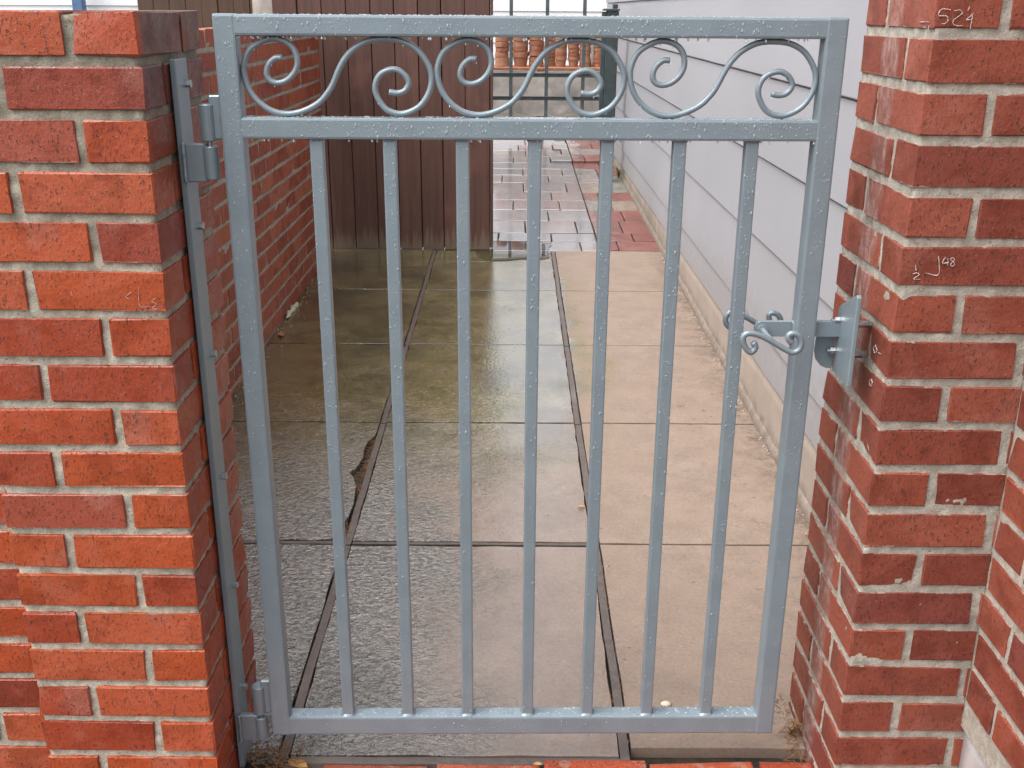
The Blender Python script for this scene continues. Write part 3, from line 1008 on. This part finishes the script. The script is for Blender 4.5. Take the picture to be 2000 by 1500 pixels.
bench = root('potting_bench', (0.32, 10.25, G(10.2)), 'low bench draped with pale tarpaulin behind the back fence', 'bench')
part('ledge', MB().box(-0.75, 1.3, 9.98, 10.46, 0.770, 0.800), M['terra'], bench, bevel=0.005)
for x in (-0.7, 0.25, 1.2):
    for y in (10.05, 10.4):
        part('leg', MB().box(x - 0.03, x + 0.03, y - 0.03, y + 0.03, G(10.2), 0.7695), M['fence_wood'], bench)
mb = MB()
nx, nz = 60, 14
for j in range(nz + 1):
    for i in range(nx + 1):
        x = -0.74 + 2.03 * i / nx
        tt = j / nz
        z = 0.768 - tt * (0.768 - 0.40 + 0.03 * sin(x * 7))
        y = 9.985 - 0.05 * tt + 0.022 * tt * sin(x * 9 + 2 * sin(x * 4)) + 0.012 * tt * noise.noise(Vector((x * 8, z * 6, 0)))
        mb.v.append((x, y, z))
for j in range(nz):
    for i in range(nx):
        a = j * (nx + 1) + i
        mb.f.append((a, a + nx + 1, a + nx + 2, a + 1))
part('tarpaulin', mb, M['tarp'], bench, smooth=True)

# stacks of flower pots
POT = {}


def pot_mesh(r, up):
    k = (round(r, 3), up)
    if k not in POT:
        h = r * 1.7
        prof = [(r * 0.74, 0), (r * 0.90, h * 0.62), (r * 0.92, h * 0.64), (r * 0.985, h * 0.65), (r, h * 0.985), (r * 0.985, h), (r * 0.9, h), (r * 0.84, h * 0.75), (r * 0.5, h * 0.1)]
        mb = MB().lathe(prof, 20)
        if not up:
            mb.v = [(x, y, h - z) for x, y, z in mb.v]
            mb.f = [f[::-1] for f in mb.f]
        POT[k] = mb.mesh('terracotta_pot', M['terra'], smooth=False)
    return POT[k]


ORD = ['bottom', 'second', 'third', 'fourth', 'fifth', 'sixth', 'seventh', 'eighth']
stacks = [(-0.112, 0.066, 6, False, 'first'), (0.059, 0.073, 6, True, 'second'), (0.204, 0.069, 6, False, 'third'), (0.335, 0.056, 7, False, 'fourth'), (0.436, 0.056, 7, True, 'fifth'), (0.550, 0.054, 7, True, 'sixth'), (0.658, 0.054, 7, False, 'seventh'), (0.782, 0.052, 7, False, 'eighth')]
for x, r, nn, up, nm in stacks:
    z = 0.8005
    yb = 10.14 + (0.12 if nm == 'fourth' else 0)
    for k in range(nn):
        rr = r * R.uniform(0.96, 1.04)
        o = link('terracotta_pot', pot_mesh(round(rr, 3), up), None, (x + R.uniform(-0.003, 0.003), yb + R.uniform(-0.003, 0.003), z), (R.uniform(-0.015, 0.015), R.uniform(-0.02, 0.02), R.uniform(0, 6)))
        kk = ORD[k] + (' pot from the bottom' if 0 < k < nn - 1 else ' pot') if k < nn - 1 else 'topmost pot'
        tag(o, 'terracotta flower pot, %s of the %s stack from the wooden door' % (kk, nm), 'flower pot', 'stacked flower pots behind the back fence')
        z += rr * 1.7 * R.uniform(0.355, 0.44)
mb = MB().lathe([(0.017, 0), (0.020, 0.05), (0.015, 0.10), (0.020, 0.16), (0.018, 0.24), (0.014, 0.30), (0.008, 0.33)], 10)
tag(solo('pale_stake', mb, M['plaster'], (0.727, 10.12, 0.8005), smooth=True), 'slim pale knobbly stake between the flower pot stacks near the green post', 'stake')

# neighbours' buildings
wh_ = root('white_house', (0.2, 12.8, G(12.8)), 'bright white lap-sided house closing the view behind the back fence', 'house')
for k in range(13):
    a = 0.26 + 0.17 * k
    part('siding_board', MB().add([(-2.2, 12.6, a), (5.0, 12.6, a), (5.0, 12.588, a + 0.004), (-2.2, 12.588, a + 0.004), (-2.2, 12.599, a + 0.178), (5.0, 12.599, a + 0.178), (5.0, 12.605, a + 0.178), (-2.2, 12.605, a + 0.178)],
         [(0, 1, 2, 3)[::-1], (3, 2, 5, 4), (4, 5, 6, 7), (0, 3, 4, 7), (1, 6, 5, 2)]), M['white_siding'], wh_)
part('body', MB().box(-2.2, 5.0, 12.606, 16, 0.2, 2.475), M['white_siding'], wh_)
part('roof', MB().prism([(12.45, 2.480), (16.1, 2.480), (14.3, 3.0)], -2.3, 5.1, 'yz'), M['white_siding'], wh_)  # unseen roof, kept low and white to brighten reflections on the slabs

wl_ = root('white_house', (-4.5, 7.5, G(6.6)), 'white lap-sided house seen over the left pier beside the blue post', 'house')
for k in range(16):
    a = 0.20 + 0.1835 * k
    part('siding_board', MB().add([(-7, 6.60, a), (-2.225, 6.60, a), (-2.225, 6.588, a + 0.004), (-7, 6.588, a + 0.004), (-7, 6.599, a + 0.192), (-2.225, 6.599, a + 0.192), (-2.225, 6.605, a + 0.192), (-7, 6.605, a + 0.192)],
         [(0, 1, 2, 3)[::-1], (3, 2, 5, 4), (4, 5, 6, 7), (0, 3, 4, 7), (1, 6, 5, 2)]), M['white_siding'], wl_)
part('body', MB().box(-7, -2.225, 6.606, 10, 0.1, 3.13), M['white_siding'], wl_)
part('roof', MB().prism([(6.45, 3.14), (10.1, 3.14), (8.3, 4.1)], -7.1, -2.1, 'yz'), M['green_metal'], wl_)

bp = root('blue_post', (-2.55, 6.5, G(6.5)), 'slim blue post in front of the white siding above the left pier', 'post')
part('shaft', MB().box(-2.582, -2.520, 6.47, 6.53, G(6.5), 2.4), M['blue'], bp, bevel=0.004)
part('cap', MB().box(-2.592, -2.510, 6.46, 6.54, 2.4005, 2.42), M['blue'], bp, bevel=0.004)

fb = root('board_fence', (-1.85, 6.5, G(6.5)), 'brown vertical-board fence beyond the left pier and the passage wall', 'fence')
x = -2.205
k = 0
while x < -1.53:
    o = link('board', MB().box(-0.0463, 0.0463, -0.01, 0.01, 0, 1.75).mesh('board', M['fence_wood'], bevel=0.003, jit=0.001), fb)
    o.location = Vector((x + 0.045, 6.5 + R.uniform(-0.003, 0.003), G(6.5) + R.uniform(0, 0.01))) - fb.location
    x += 0.094
    k += 1
for z in (0.5, 1.5):
    part('rail', MB().box(-2.2, -1.525, 6.5145, 6.55, z, z + 0.08), M['fence_wood'], fb)
cp = root('stone_column', (-1.39, 6.5, G(6.5)), 'pale stone column between the brown fence and the wooden door', 'column')
part('shaft', gridbox(-1.512, -1.262, 6.40, 6.62, G(6.5) - 0.05, 1.95, 0.05, 0.002, 3), M['plaster'], cp, smooth=True)
part('cap', MB().box(-1.54, -1.235, 6.37, 6.65, 1.9535, 2.02), M['plaster'], cp, bevel=0.006)

# ------------------------------------------------------------------ the gate
GX, GY, GA = -0.4100, 1.4952, radians(0.8709)
GW, GT, GB, TB = 0.868, 1.2865, 0.1075, 0.0305
gate = root('metal_gate', (GX, GY, 0), 'grey-blue painted metal gate with scroll panel, upright bars and raindrops', 'gate', rz=GA)


def gpart(name, mb, mat=None, parent=None, **k):
    return link(name, mb.mesh(name, mat or M['paint'], **k), parent or gate)


gpart('stile', MB().box(0, TB, 0, TB, GB, GT), bevel=0.0035, seg=2)
gpart('stile', MB().box(GW - TB, GW, 0, TB, GB, GT), bevel=0.0035, seg=2)
e = 0.0006
gpart('top_rail', MB().box(TB - 0.0085, GW - TB + 0.0085, e, TB - e, GT - 0.0285, GT - 0.0007), bevel=0.0035, seg=2)
gpart('middle_rail', MB().box(TB - 0.0085, GW - TB + 0.0085, e, TB - e, 1.1200, 1.1495), bevel=0.0035, seg=2)
gpart('bottom_rail', MB().box(TB - 0.0085, GW - TB + 0.0085, e, TB - e, GB + 0.0007, GB + 0.0365), bevel=0.0035, seg=2)
PU = [0.131 + 0.1032 * k for k in range(7)]
pk = MB()
hw = 0.0095
ztop_, zbot_ = 1.1200, GB + 0.0365
pk.box(-hw, hw, TB / 2 - hw, TB / 2 + hw, zbot_ - 0.001, ztop_ + 0.001)
pkm = pk.mesh('picket', M['paint'], bevel=0.0022, seg=2)
wdm = []                                                      # weld fillets
for zt, sg in ((ztop_, -1), (zbot_, 1)):
    wd = MB()
    for a, b in ((hw + 0.0034, 0.0), (hw - 0.0005, 0.0045)):
        for k in range(12):
            an = 2 * pi * k / 12
            c, s_ = cos(an), sin(an)
            q = max(abs(c), abs(s_))
            wd.v.append((a * c / q, TB / 2 + a * s_ / q * 0.96, zt + sg * b))
    for k in range(12):
        f = (k, (k + 1) % 12, 12 + (k + 1) % 12, 12 + k)
        wd.f.append(f if sg > 0 else f[::-1])
    wdm.append(wd.mesh('weld', M['paint'], smooth=True))
for u in PU:
    o = link('picket', pkm, gate, (u, 0, 0))
    for w_ in wdm:
        link('weld', w_, o)
SC = [(0.0846, 0.0352), (0.0745, 0.0348), (0.0644, 0.0254), (0.061, 0.0128), (0.0664, 0.0037), (0.0779, 0.0013), (0.0913, 0.006), (0.1022, 0.0172), (0.1063, 0.0305), (0.1027, 0.0463), (0.0933, 0.0559), (0.0806, 0.0606), (0.0692, 0.0612), (0.0544, 0.0563), (0.0377, 0.0446), (0.0293, 0.0265), (0.0285, 0.0112), (0.0335, -0.007), (0.0453, -0.0239), (0.0634, -0.0367), (0.0852, -0.0416), (0.1089, -0.0379), (0.1332, -0.0263), (0.1487, -0.0106), (0.1567, 0.0021), (0.1648, 0.019), (0.1743, 0.0343), (0.1881, 0.0482), (0.2102, 0.0593), (0.2362, 0.0615), (0.2592, 0.0582), (0.2791, 0.0474), (0.2932, 0.0294), (0.299, 0.0127), (0.2969, -0.0056), (0.2877, -0.0227), (0.2742, -0.0342), (0.2534, -0.0407), (0.2329, -0.0351), (0.2209, -0.0202), (0.2166, -0.006), (0.2205, 0.0081), (0.2303, 0.0172), (0.2465, 0.0208), (0.2601, 0.0132), (0.2656, 0.002), (0.2602, -0.0079), (0.2498, -0.0119), (0.2367, -0.0104)]
uw = (GW - 2 * TB) / 3
sx = (uw - 0.0085) / (0.299 - 0.0285)
zmid = (GT - 0.0285 + 1.1495) / 2
sz = (GT - 0.0285 - 1.1495 - 0.0075) / (0.0615 + 0.0416)
scp = smooth_path([(0.00425 + (u - 0.0285) * sx, TB / 2, zmid + (z - 0.00995) * sz) for u, z in SC], 4)
scm = MB().tube(scp, 0.0042, 10).mesh('scroll', M['paint'], smooth=True)
for k in range(3):
    link('scroll', scm, gate, (TB + uw * k, 0, 0))

# hinge barrels that belong to the gate
hx, hy = -0.0215, 0.016
for z0, z1 in ((1.1155, 1.1665), (0.1445, 0.1995)):
    b = gpart('hinge_barrel', MB().lathe([(0.0100, z0), (0.0115, z0 + 0.0015), (0.0115, z1 - 0.0015), (0.0102, z1)], 20, (hx, hy, 0)))
    gpart('leaf', MB().box(hx + 0.004, -0.0005, hy - 0.005, hy + 0.004, z0 + 0.002, z1 + 0.012), parent=b, bevel=0.002)
    gpart('pin', MB().lathe([(0.005, z0 - 0.008), (0.005, z0 + 0.001)], 12, (hx, hy, 0)), M['bolt'], parent=b)
# latch arm and scroll handle
FR = [(0.7648, 0.8336), (0.7693, 0.826), (0.7636, 0.8183), (0.7559, 0.8234), (0.7505, 0.8336), (0.7497, 0.8424), (0.7564, 0.8475), (0.7686, 0.846), (0.7836, 0.84), (0.799, 0.8311), (0.8144, 0.8223), (0.8245, 0.8182), (0.8339, 0.8223), (0.8367, 0.8325), (0.8325, 0.8426), (0.8241, 0.8474), (0.8171, 0.8451), (0.8171, 0.8388), (0.8219, 0.8331)]
RE = [(0.7655, 0.8211), (0.7576, 0.8224), (0.7466, 0.8317), (0.7445, 0.8424), (0.7503, 0.851), (0.7607, 0.8497), (0.7806, 0.8411), (0.7941, 0.8332), (0.8063, 0.8265), (0.8171, 0.8212), (0.8287, 0.8212), (0.8323, 0.8319), (0.8278, 0.8453), (0.8183, 0.8505), (0.8116, 0.8465), (0.8145, 0.8359)]
arm = [(GW + 0.045, 0.8285), (GW + 0.045, 0.8515)] + [(0.7895 + 0.0118 * cos(a), 0.840 + 0.0118 * sin(a)) for a in [pi / 2 + pi * k / 10 for k in range(11)]]
ap = gpart('latch_arm', MB().prism(arm[::-1], 0.011, 0.0195, 'xz'))
ap.data.update()
gpart('weld', MB().tube(smooth_path([(GW - TB - 0.004, 0.0105, 0.853), (GW - TB - 0.001, 0.008, 0.846), (GW - TB - 0.002, 0.008, 0.832), (GW - TB - 0.004, 0.0105, 0.827)], 4), 0.0028, 8), parent=ap, smooth=True)
hd = gpart('handle', MB().tube(smooth_path([(u, -0.035, z) for u, z in FR], 4), 0.0047, 10), smooth=True)
gpart('rear_scroll', MB().tube(smooth_path([(u, 0.065, z) for u, z in RE], 4), 0.0044, 10), parent=hd, smooth=True)
gpart('pivot', MB().tube([(0.7965, -0.035, 0.8335), (0.7905, -0.022, 0.8375), (0.789, 0.0, 0.840), (0.789, 0.03, 0.840), (0.792, 0.055, 0.8375), (0.797, 0.065, 0.832)], [0.0032, 0.0042, 0.0045, 0.0045, 0.004, 0.0032], 10), parent=hd, smooth=True)
gpart('bushing', MB().tube([(0.789, 0.006, 0.840), (0.789, 0.025, 0.840)], 0.0078, 16), parent=hd)

# raindrops on the gate
dv, df = [], []
DROP_T = []
for zr, rr in ((0.0, 1.0), (0.62, 0.72)):
    for k in range(6):
        a = 2 * pi * k / 6
        DROP_T.append((rr * cos(a), zr, rr * sin(a)))
DROP_T.append((0, 0.85, 0))
DF = [(k, (k + 1) % 6, 6 + (k + 1) % 6, 6 + k) for k in range(6)] + [(6 + k, 6 + (k + 1) % 6, 12) for k in range(6)]


def bead(u, y, z, r, el, nrm='front'):
    b = len(dv)
    lean = R.uniform(-0.15, 0.15)
    for a, h, c in DROP_T:
        zz = c * el * (1.25 if c < 0 else 0.9)
        w = a * (1.0 - 0.22 * c)
        if nrm == 'front':
            dv.append((u + (w + lean * zz * 0.3) * r, y - h * r * 0.7, z + zz * r))
        elif nrm == 'right':
            dv.append((u + h * r * 0.6, y + w * r, z + zz * r))
        else:
            dv.append((u + a * r * 1.2, y + c * r * 1.2, z + h * r * 0.55))
    df.extend(tuple(i + b for i in f) for f in DF)


def rain(u0, u1, z0, z1, y, dens, big=1.0):
    n = int((u1 - u0) * (z1 - z0) * dens)
    for _ in range(n):
        r = 0.00029 * math.exp(abs(R.gauss(0, 0.60))) * big
        bead(R.uniform(u0, u1), y, R.uniform(z0, z1), min(r, 0.0016), R.uniform(1.0, 1.5) if r < 0.0007 else R.uniform(1.3, 2.1))


rain(0.004, GW - 0.004, GT - 0.026, GT - 0.003, e, 30000, 1.5)
rain(0.004, GW - 0.004, 1.1235, 1.147, e, 30000, 1.45)
rain(0.003, TB - 0.003, 0.6, GT, 0, 30000, 1.25)
rain(0.003, TB - 0.003, GB, 0.6, 0, 30000, 0.8)
rain(GW - TB + 0.003, GW - 0.003, 0.6, GT, 0, 32000, 0.95)
rain(GW - TB + 0.003, GW - 0.003, GB, 0.6, 0, 26000, 0.75)
rain(TB, GW - TB, GB + 0.003, GB + 0.033, e, 26000, 0.9)
for u in PU:
    rain(u - hw + 0.001, u + hw - 0.001, 0.65, 1.12, TB / 2 - hw, 30000, 1.25)
    rain(u - hw + 0.001, u + hw - 0.001, zbot_, 0.65, TB / 2 - hw, 24000, 0.95)
for zt in (GT - 0.0007, 1.1495, GB + 0.0365):
    for _ in range(240):
        bead(R.uniform(TB, GW - TB), R.uniform(0.002, TB - 0.002), zt, R.uniform(0.0006, 0.0022), 1, 'top')
tag(link('water_drops', None and 0 or (lambda m: (m.from_pydata(dv, [], df), m.materials.append(M['drop']), m.polygons.foreach_set('use_smooth', [True] * len(m.polygons)), m)[-1])(bpy.data.meshes.new('water_drops')), gate), kind='stuff')
# drops hanging from the rails and the scrolls
mb = MB()


def hang(u, y, z, r):
    mb.lathe([(r * 0.45, 0.0), (r * 0.75, -r * 0.7), (r, -r * 1.5), (r * 0.9, -r * 2.1), (r * 0.5, -r * 2.6), (r * 0.08, -r * 2.75)], 8, (u, y, z))


for _ in range(64):
    u = TB + (GW - 2 * TB) * (R.random() ** 1.6)
    hang(u, R.uniform(0.003, 0.02), GT - 0.0285, R.uniform(0.0010, 0.0021))
for _ in range(34):
    hang(R.uniform(TB, GW - TB), R.uniform(0.003, 0.01), 1.1200, R.uniform(0.0009, 0.0018))
for k in range(3):
    for i in range(0, len(scp), 6):
        p = scp[i]
        if R.random() < 0.5:
            hang(TB + uw * k + p.x, p.y - 0.002, p.z - 0.0038, R.uniform(0.0007, 0.0014))
tag(gpart('hanging_drops', mb, M['bright_drop'], smooth=True), kind='stuff')
# flat pools of rain on the bottom rail
mb = MB()
for k in range(26):
    u = TB + 0.02 + (GW - 2 * TB - 0.04) * (k + R.uniform(0.1, 0.9)) / 26
    if min(abs(u - q) for q in PU) < 0.016:
        continue
    n = 14
    a_, b_ = R.uniform(0.008, 0.016), R.uniform(0.005, 0.011)
    pts = [(u + a_ * cos(2 * pi * i / n) * R.uniform(0.8, 1.15), TB / 2 + b_ * sin(2 * pi * i / n) * R.uniform(0.85, 1.1)) for i in range(n)]
    b = len(mb.v)
    zt = GB + 0.0366
    mb.v += [(p[0], p[1], zt) for p in pts] + [(u + (p[0] - u) * 0.86, TB / 2 + (p[1] - TB / 2) * 0.86, zt + 0.0009) for p in pts]
    mb.f += [(b + i, b + (i + 1) % n, b + n + (i + 1) % n, b + n + i) for i in range(n)] + [tuple(b + n + i for i in range(n))]
tag(gpart('rain_pools', mb, M['thin_film'], smooth=False), kind='stuff')

# ------------------------------------------------------------------ hinge bar on the left pier


def hexbolt(name, c, axis, parent, r=0.0055, h=0.005, washer=True):
    mb = MB()
    hexa = [(r * cos(pi / 3 * k + 0.3), r * sin(pi / 3 * k + 0.3)) for k in range(6)]
    if axis == 'x':
        if washer:
            mb.prism([(1.5 * r * cos(pi / 8 * k), 1.5 * r * sin(pi / 8 * k)) for k in range(16)], 0, 0.0012, 'yz')
        mb.prism(hexa, 0.0013 if washer else 0, h, 'yz')
    mb.v = [(c[0] + v[0], c[1] + v[1], c[2] + v[2]) for v in mb.v]
    return part(name, mb, M['bolt'], parent)


bar = root('hinge_bar', (LX + 0.006, 1.54, 0.03), 'long flat metal hinge bar bolted down the side of the left pier', 'hinge bar')
BX0, BX1 = LX + 0.0025, LX + 0.0115
part('flat_bar', MB().box(BX0, BX1, 1.508, 1.560, 0.028, 1.2265), M['paint'], bar, bevel=0.0018, seg=2)
for y, z in ((1.546, 1.1916), (1.542, 0.9878), (1.545, 0.787), (1.540, 0.5798), (1.545, 0.3756), (1.543, 0.1727)):
    hexbolt('bolt', (BX1, y, z), 'x', bar, 0.0058, 0.0075, False)
hgx = GX + hx * cos(GA) - hy * sin(GA)
hgy = GY + hx * sin(GA) + hy * cos(GA)
for z0, z1 in ((1.0615, 1.1085), (0.0920, 0.1375)):
    b = part('hinge_barrel', MB().lathe([(0.0102, z0), (0.0112, z0 + 0.0015), (0.0112, z1 - 0.0015), (0.0098, z1)], 20, (hgx, hgy, 0)), M['paint'], bar)
    o = part('leaf', MB().box(BX1 - 0.0005, hgx - 0.004, hgy - 0.006, hgy + 0.005, z0 - 0.004, z1 + 0.004), M['paint'], None, bevel=0.002)
    o.parent = b
    part('weld', MB().tube(smooth_path([(BX1 + 0.001, hgy - 0.009 + R.uniform(-0.001, 0.001), z0 - 0.004 + (z1 - z0 + 0.01) * k / 8) for k in range(9)], 2), [0.0028 * R.uniform(0.8, 1.3) for _ in range(17)], 7), M['paint'], bar, smooth=True)

# ------------------------------------------------------------------ strike plate on the right pier
sp = root('strike_plate', (0.51, 1.50, 0.77), 'grey metal latch strike bolted to the side of the right pier', 'latch strike')
part('plate', MB().prism([(1.458, 0.769), (1.536, 0.769), (1.538, 0.868), (1.534, 0.874), (1.463, 0.909), (1.458, 0.906)], 0.497, 0.504, 'yz'), M['paint'], sp, bevel=0.0012)
rp = [(0.4965, 0.772), (0.4965, 0.848), (0.470, 0.848), (0.468, 0.80), (0.471, 0.786), (0.479, 0.776), (0.488, 0.772)]
part('stop_plate', MB().prism(rp, 1.538, 1.5435, 'xz'), M['paint'], sp)
for y, z in ((1.524, 0.853), (1.530, 0.803)):
    hb = part('bolt', MB().tube([(0.4965, y, z), (0.4885, y, z)], 0.0058, 6).tube([(0.4885, y, z), (0.484, y, z)], 0.003, 8), M['bolt'], sp)
    part('spacer', MB().tube([(0.5045, y - 0.02, z), (0.5375, y - 0.02, z)], 0.0055, 8), M['bolt'], sp)

# ------------------------------------------------------------------ litter and weeds
mb = MB()


def needle(x, y, z, L, a, r=0.0006, lift=0.3):
    d = Vector((cos(a), sin(a), R.uniform(-0.05, lift))) * L
    m_ = Vector((x, y, z)) + d * 0.5 + Vector((R.uniform(-1, 1), R.uniform(-1, 1), R.uniform(0, 0.6))) * L * 0.12
    mb.tube([(x, y, z), m_, Vector((x, y, z)) + d], [r, r, r * 0.5], 4)


for _ in range(150):                                          # needles packed in the broken slab edge
    t_ = R.random()
    y = 2.33 + 0.6 * t_
    if 0.12 < t_ < 0.40 and R.random() < 0.8:
        continue
    needle(-0.4135 - abs(R.gauss(0, 0.009)), y, G(y) - 0.016 + R.uniform(0, 0.012), R.uniform(0.008, 0.028), R.uniform(0, 6.3), 0.0009)
for _ in range(420):                                          # along the dividers
    xc = R.choice((-0.4155, -0.393, 0.198, 0.219))
    y = R.uniform(1.55, 4.2)
    needle(xc + R.gauss(0, 0.002), y, G(y) - 0.004, R.uniform(0.006, 0.018), pi / 2 + R.gauss(0, 0.5), 0.0006, 0.12)
for _ in range(160):                                          # foot of the hinge bar and of the right pier
    if R.random() < 0.5:
        needle(R.uniform(-0.47, -0.37), R.uniform(1.50, 1.56), 0.030 + R.uniform(0, 0.01), R.uniform(0.01, 0.035), R.uniform(0, 6.3), 0.0007)
    else:
        needle(0.525 - abs(R.gauss(0, 0.012)), R.uniform(1.52, 1.72), 0.034, R.uniform(0.01, 0.03), R.uniform(0, 6.3), 0.0006, 0.9)
for _ in range(130):
    needle(R.uniform(-0.9, 0.7), R.uniform(1.6, 4.6), 0, R.uniform(0.005, 0.014), R.uniform(0, 6.3), 0.0006, 0.02)
    for k in range(-12, 0):
        v = mb.v[k]
        mb.v[k] = (v[0], v[1], v[2] + G(v[1]) + 0.002)
tag(solo('needle_litter', mb, M['needle']), 'brown dead pine needles caught in the slab joints', kind='stuff')

mb = MB()
for _ in range(260):                                          # grit and flakes along both walls
    s_ = R.random() < 0.55
    y = R.uniform(2.2, 5.2)
    x = (PX + abs(R.gauss(0, 0.035)) + 0.006) if s_ else (HX - 0.014 - abs(R.gauss(0, 0.012)))
    r = R.uniform(0.001, 0.0038)
    mb.tube([(x, y, G(y) - 0.001), (x + R.uniform(-r, r), y + R.uniform(-r, r), G(y) + r * R.uniform(0.6, 1.2))], [r, r * 0.5], 5)
tag(solo('grit', mb, M['plaster']), 'pale grit and mortar crumbs along the foot of the walls', kind='stuff')


def leaf(name, x, y, a, L, label, mat, z=None):
    pts = [(0, -0.5), (0.22, -0.25), (0.28, 0.05), (0.15, 0.35), (0, 0.5), (-0.17, 0.32), (-0.26, 0.0), (-0.2, -0.28)]
    mb = MB()
    for p in pts:
        mb.v.append((p[0] * L, p[1] * L, 0.002 + 0.09 * L * abs(p[0]) * 4 + R.uniform(0, 0.05) * L))
    mb.v.append((0, 0, 0.0016))
    mb.f = [(i, (i + 1) % 8, 8) for i in range(8)]
    o = solo(name, mb, mat, (x, y, (G(y) if z is None else z)))
    o.rotation_euler = (0, 0, a)
    return tag(o, label, 'leaf')


leaf('fallen_leaf', -0.905, 3.913, 0.6, 0.05, 'yellow-brown fallen leaf at the foot of the left passage wall', M['leaf'])
leaf('fallen_leaf', -0.375, 1.512, 1.2, 0.042, 'orange-brown fallen leaf at the foot of the gate hinge', M['leaf'], 0.03)
leaf('fallen_leaf', 0.185, 2.49, 1.5, 0.022, 'small yellow leaf on the middle slab beside the right divider', M['leaf'])
leaf('fallen_leaf', 0.05, 1.512, 1.6, 0.018, 'pale yellow leaf on the brick threshold below the gate', M['leaf'], 0.034)
mb = MB().lathe([(0.0115, 0), (0.0105, 0.003), (0.007, 0.0055), (0.002, 0.0068)], 12)
mb.v = [(x, y * 0.72, z) for x, y, z in mb.v]
tag(solo('shell', mb, M['shell'], (0.300, 1.682, G(1.68) + 0.0005), smooth=True), 'small cream shell lying on the right front slab', 'shell')
mb = MB().tube([(0.004 * sin(k * 1.7), -0.12 + 0.024 * k, 0.004 + 0.003 * sin(k * 2.3)) for k in range(11)], [0.002, 0.007, 0.010, 0.012, 0.008, 0.011, 0.013, 0.010, 0.012, 0.007, 0.002], 9)
tag(solo('mortar_lump', mb, M['shell'], (-0.928, 4.24, G(4.24)), smooth=True), 'long white mortar lump at the foot of the left passage wall', 'mortar lump')


def weed(x, y, n, h, label, spread=0.6, mat='green'):
    mb = MB()
    for _ in range(n):
        a = R.uniform(0, 6.3)
        l = h * R.uniform(0.5, 1.1)
        s_ = R.uniform(0.2, spread)
        pts = [Vector((R.uniform(-0.006, 0.006), R.uniform(-0.006, 0.006), 0)) + Vector((cos(a) * s_ * t * t * l, sin(a) * s_ * t * t * l, l * t * (1 - 0.3 * t))) for t in (0, 0.35, 0.7, 1)]
        w = R.uniform(0.0012, 0.003)
        sd = Vector((-sin(a), cos(a), 0))
        b = len(mb.v)
        for p, q in zip(pts, (0.7, 1, 0.8, 0.05)):
            mb.v += [tuple(p - sd * w * q), tuple(p + sd * w * q)]
        mb.f += [(b + 2 * k, b + 2 * k + 1, b + 2 * k + 3, b + 2 * k + 2) for k in range(3)]
    return tag(solo('weed', mb, M[mat], (x, y, G(y) - 0.004)), label, 'weed')


weed(0.755, 7.55, 26, 0.13, 'yellow-green weed growing at the foot of the house foundation')
weed(0.520, 1.600, 16, 0.045, 'tiny dry grass tuft at the foot of the right pier', 1.2, 'needle')
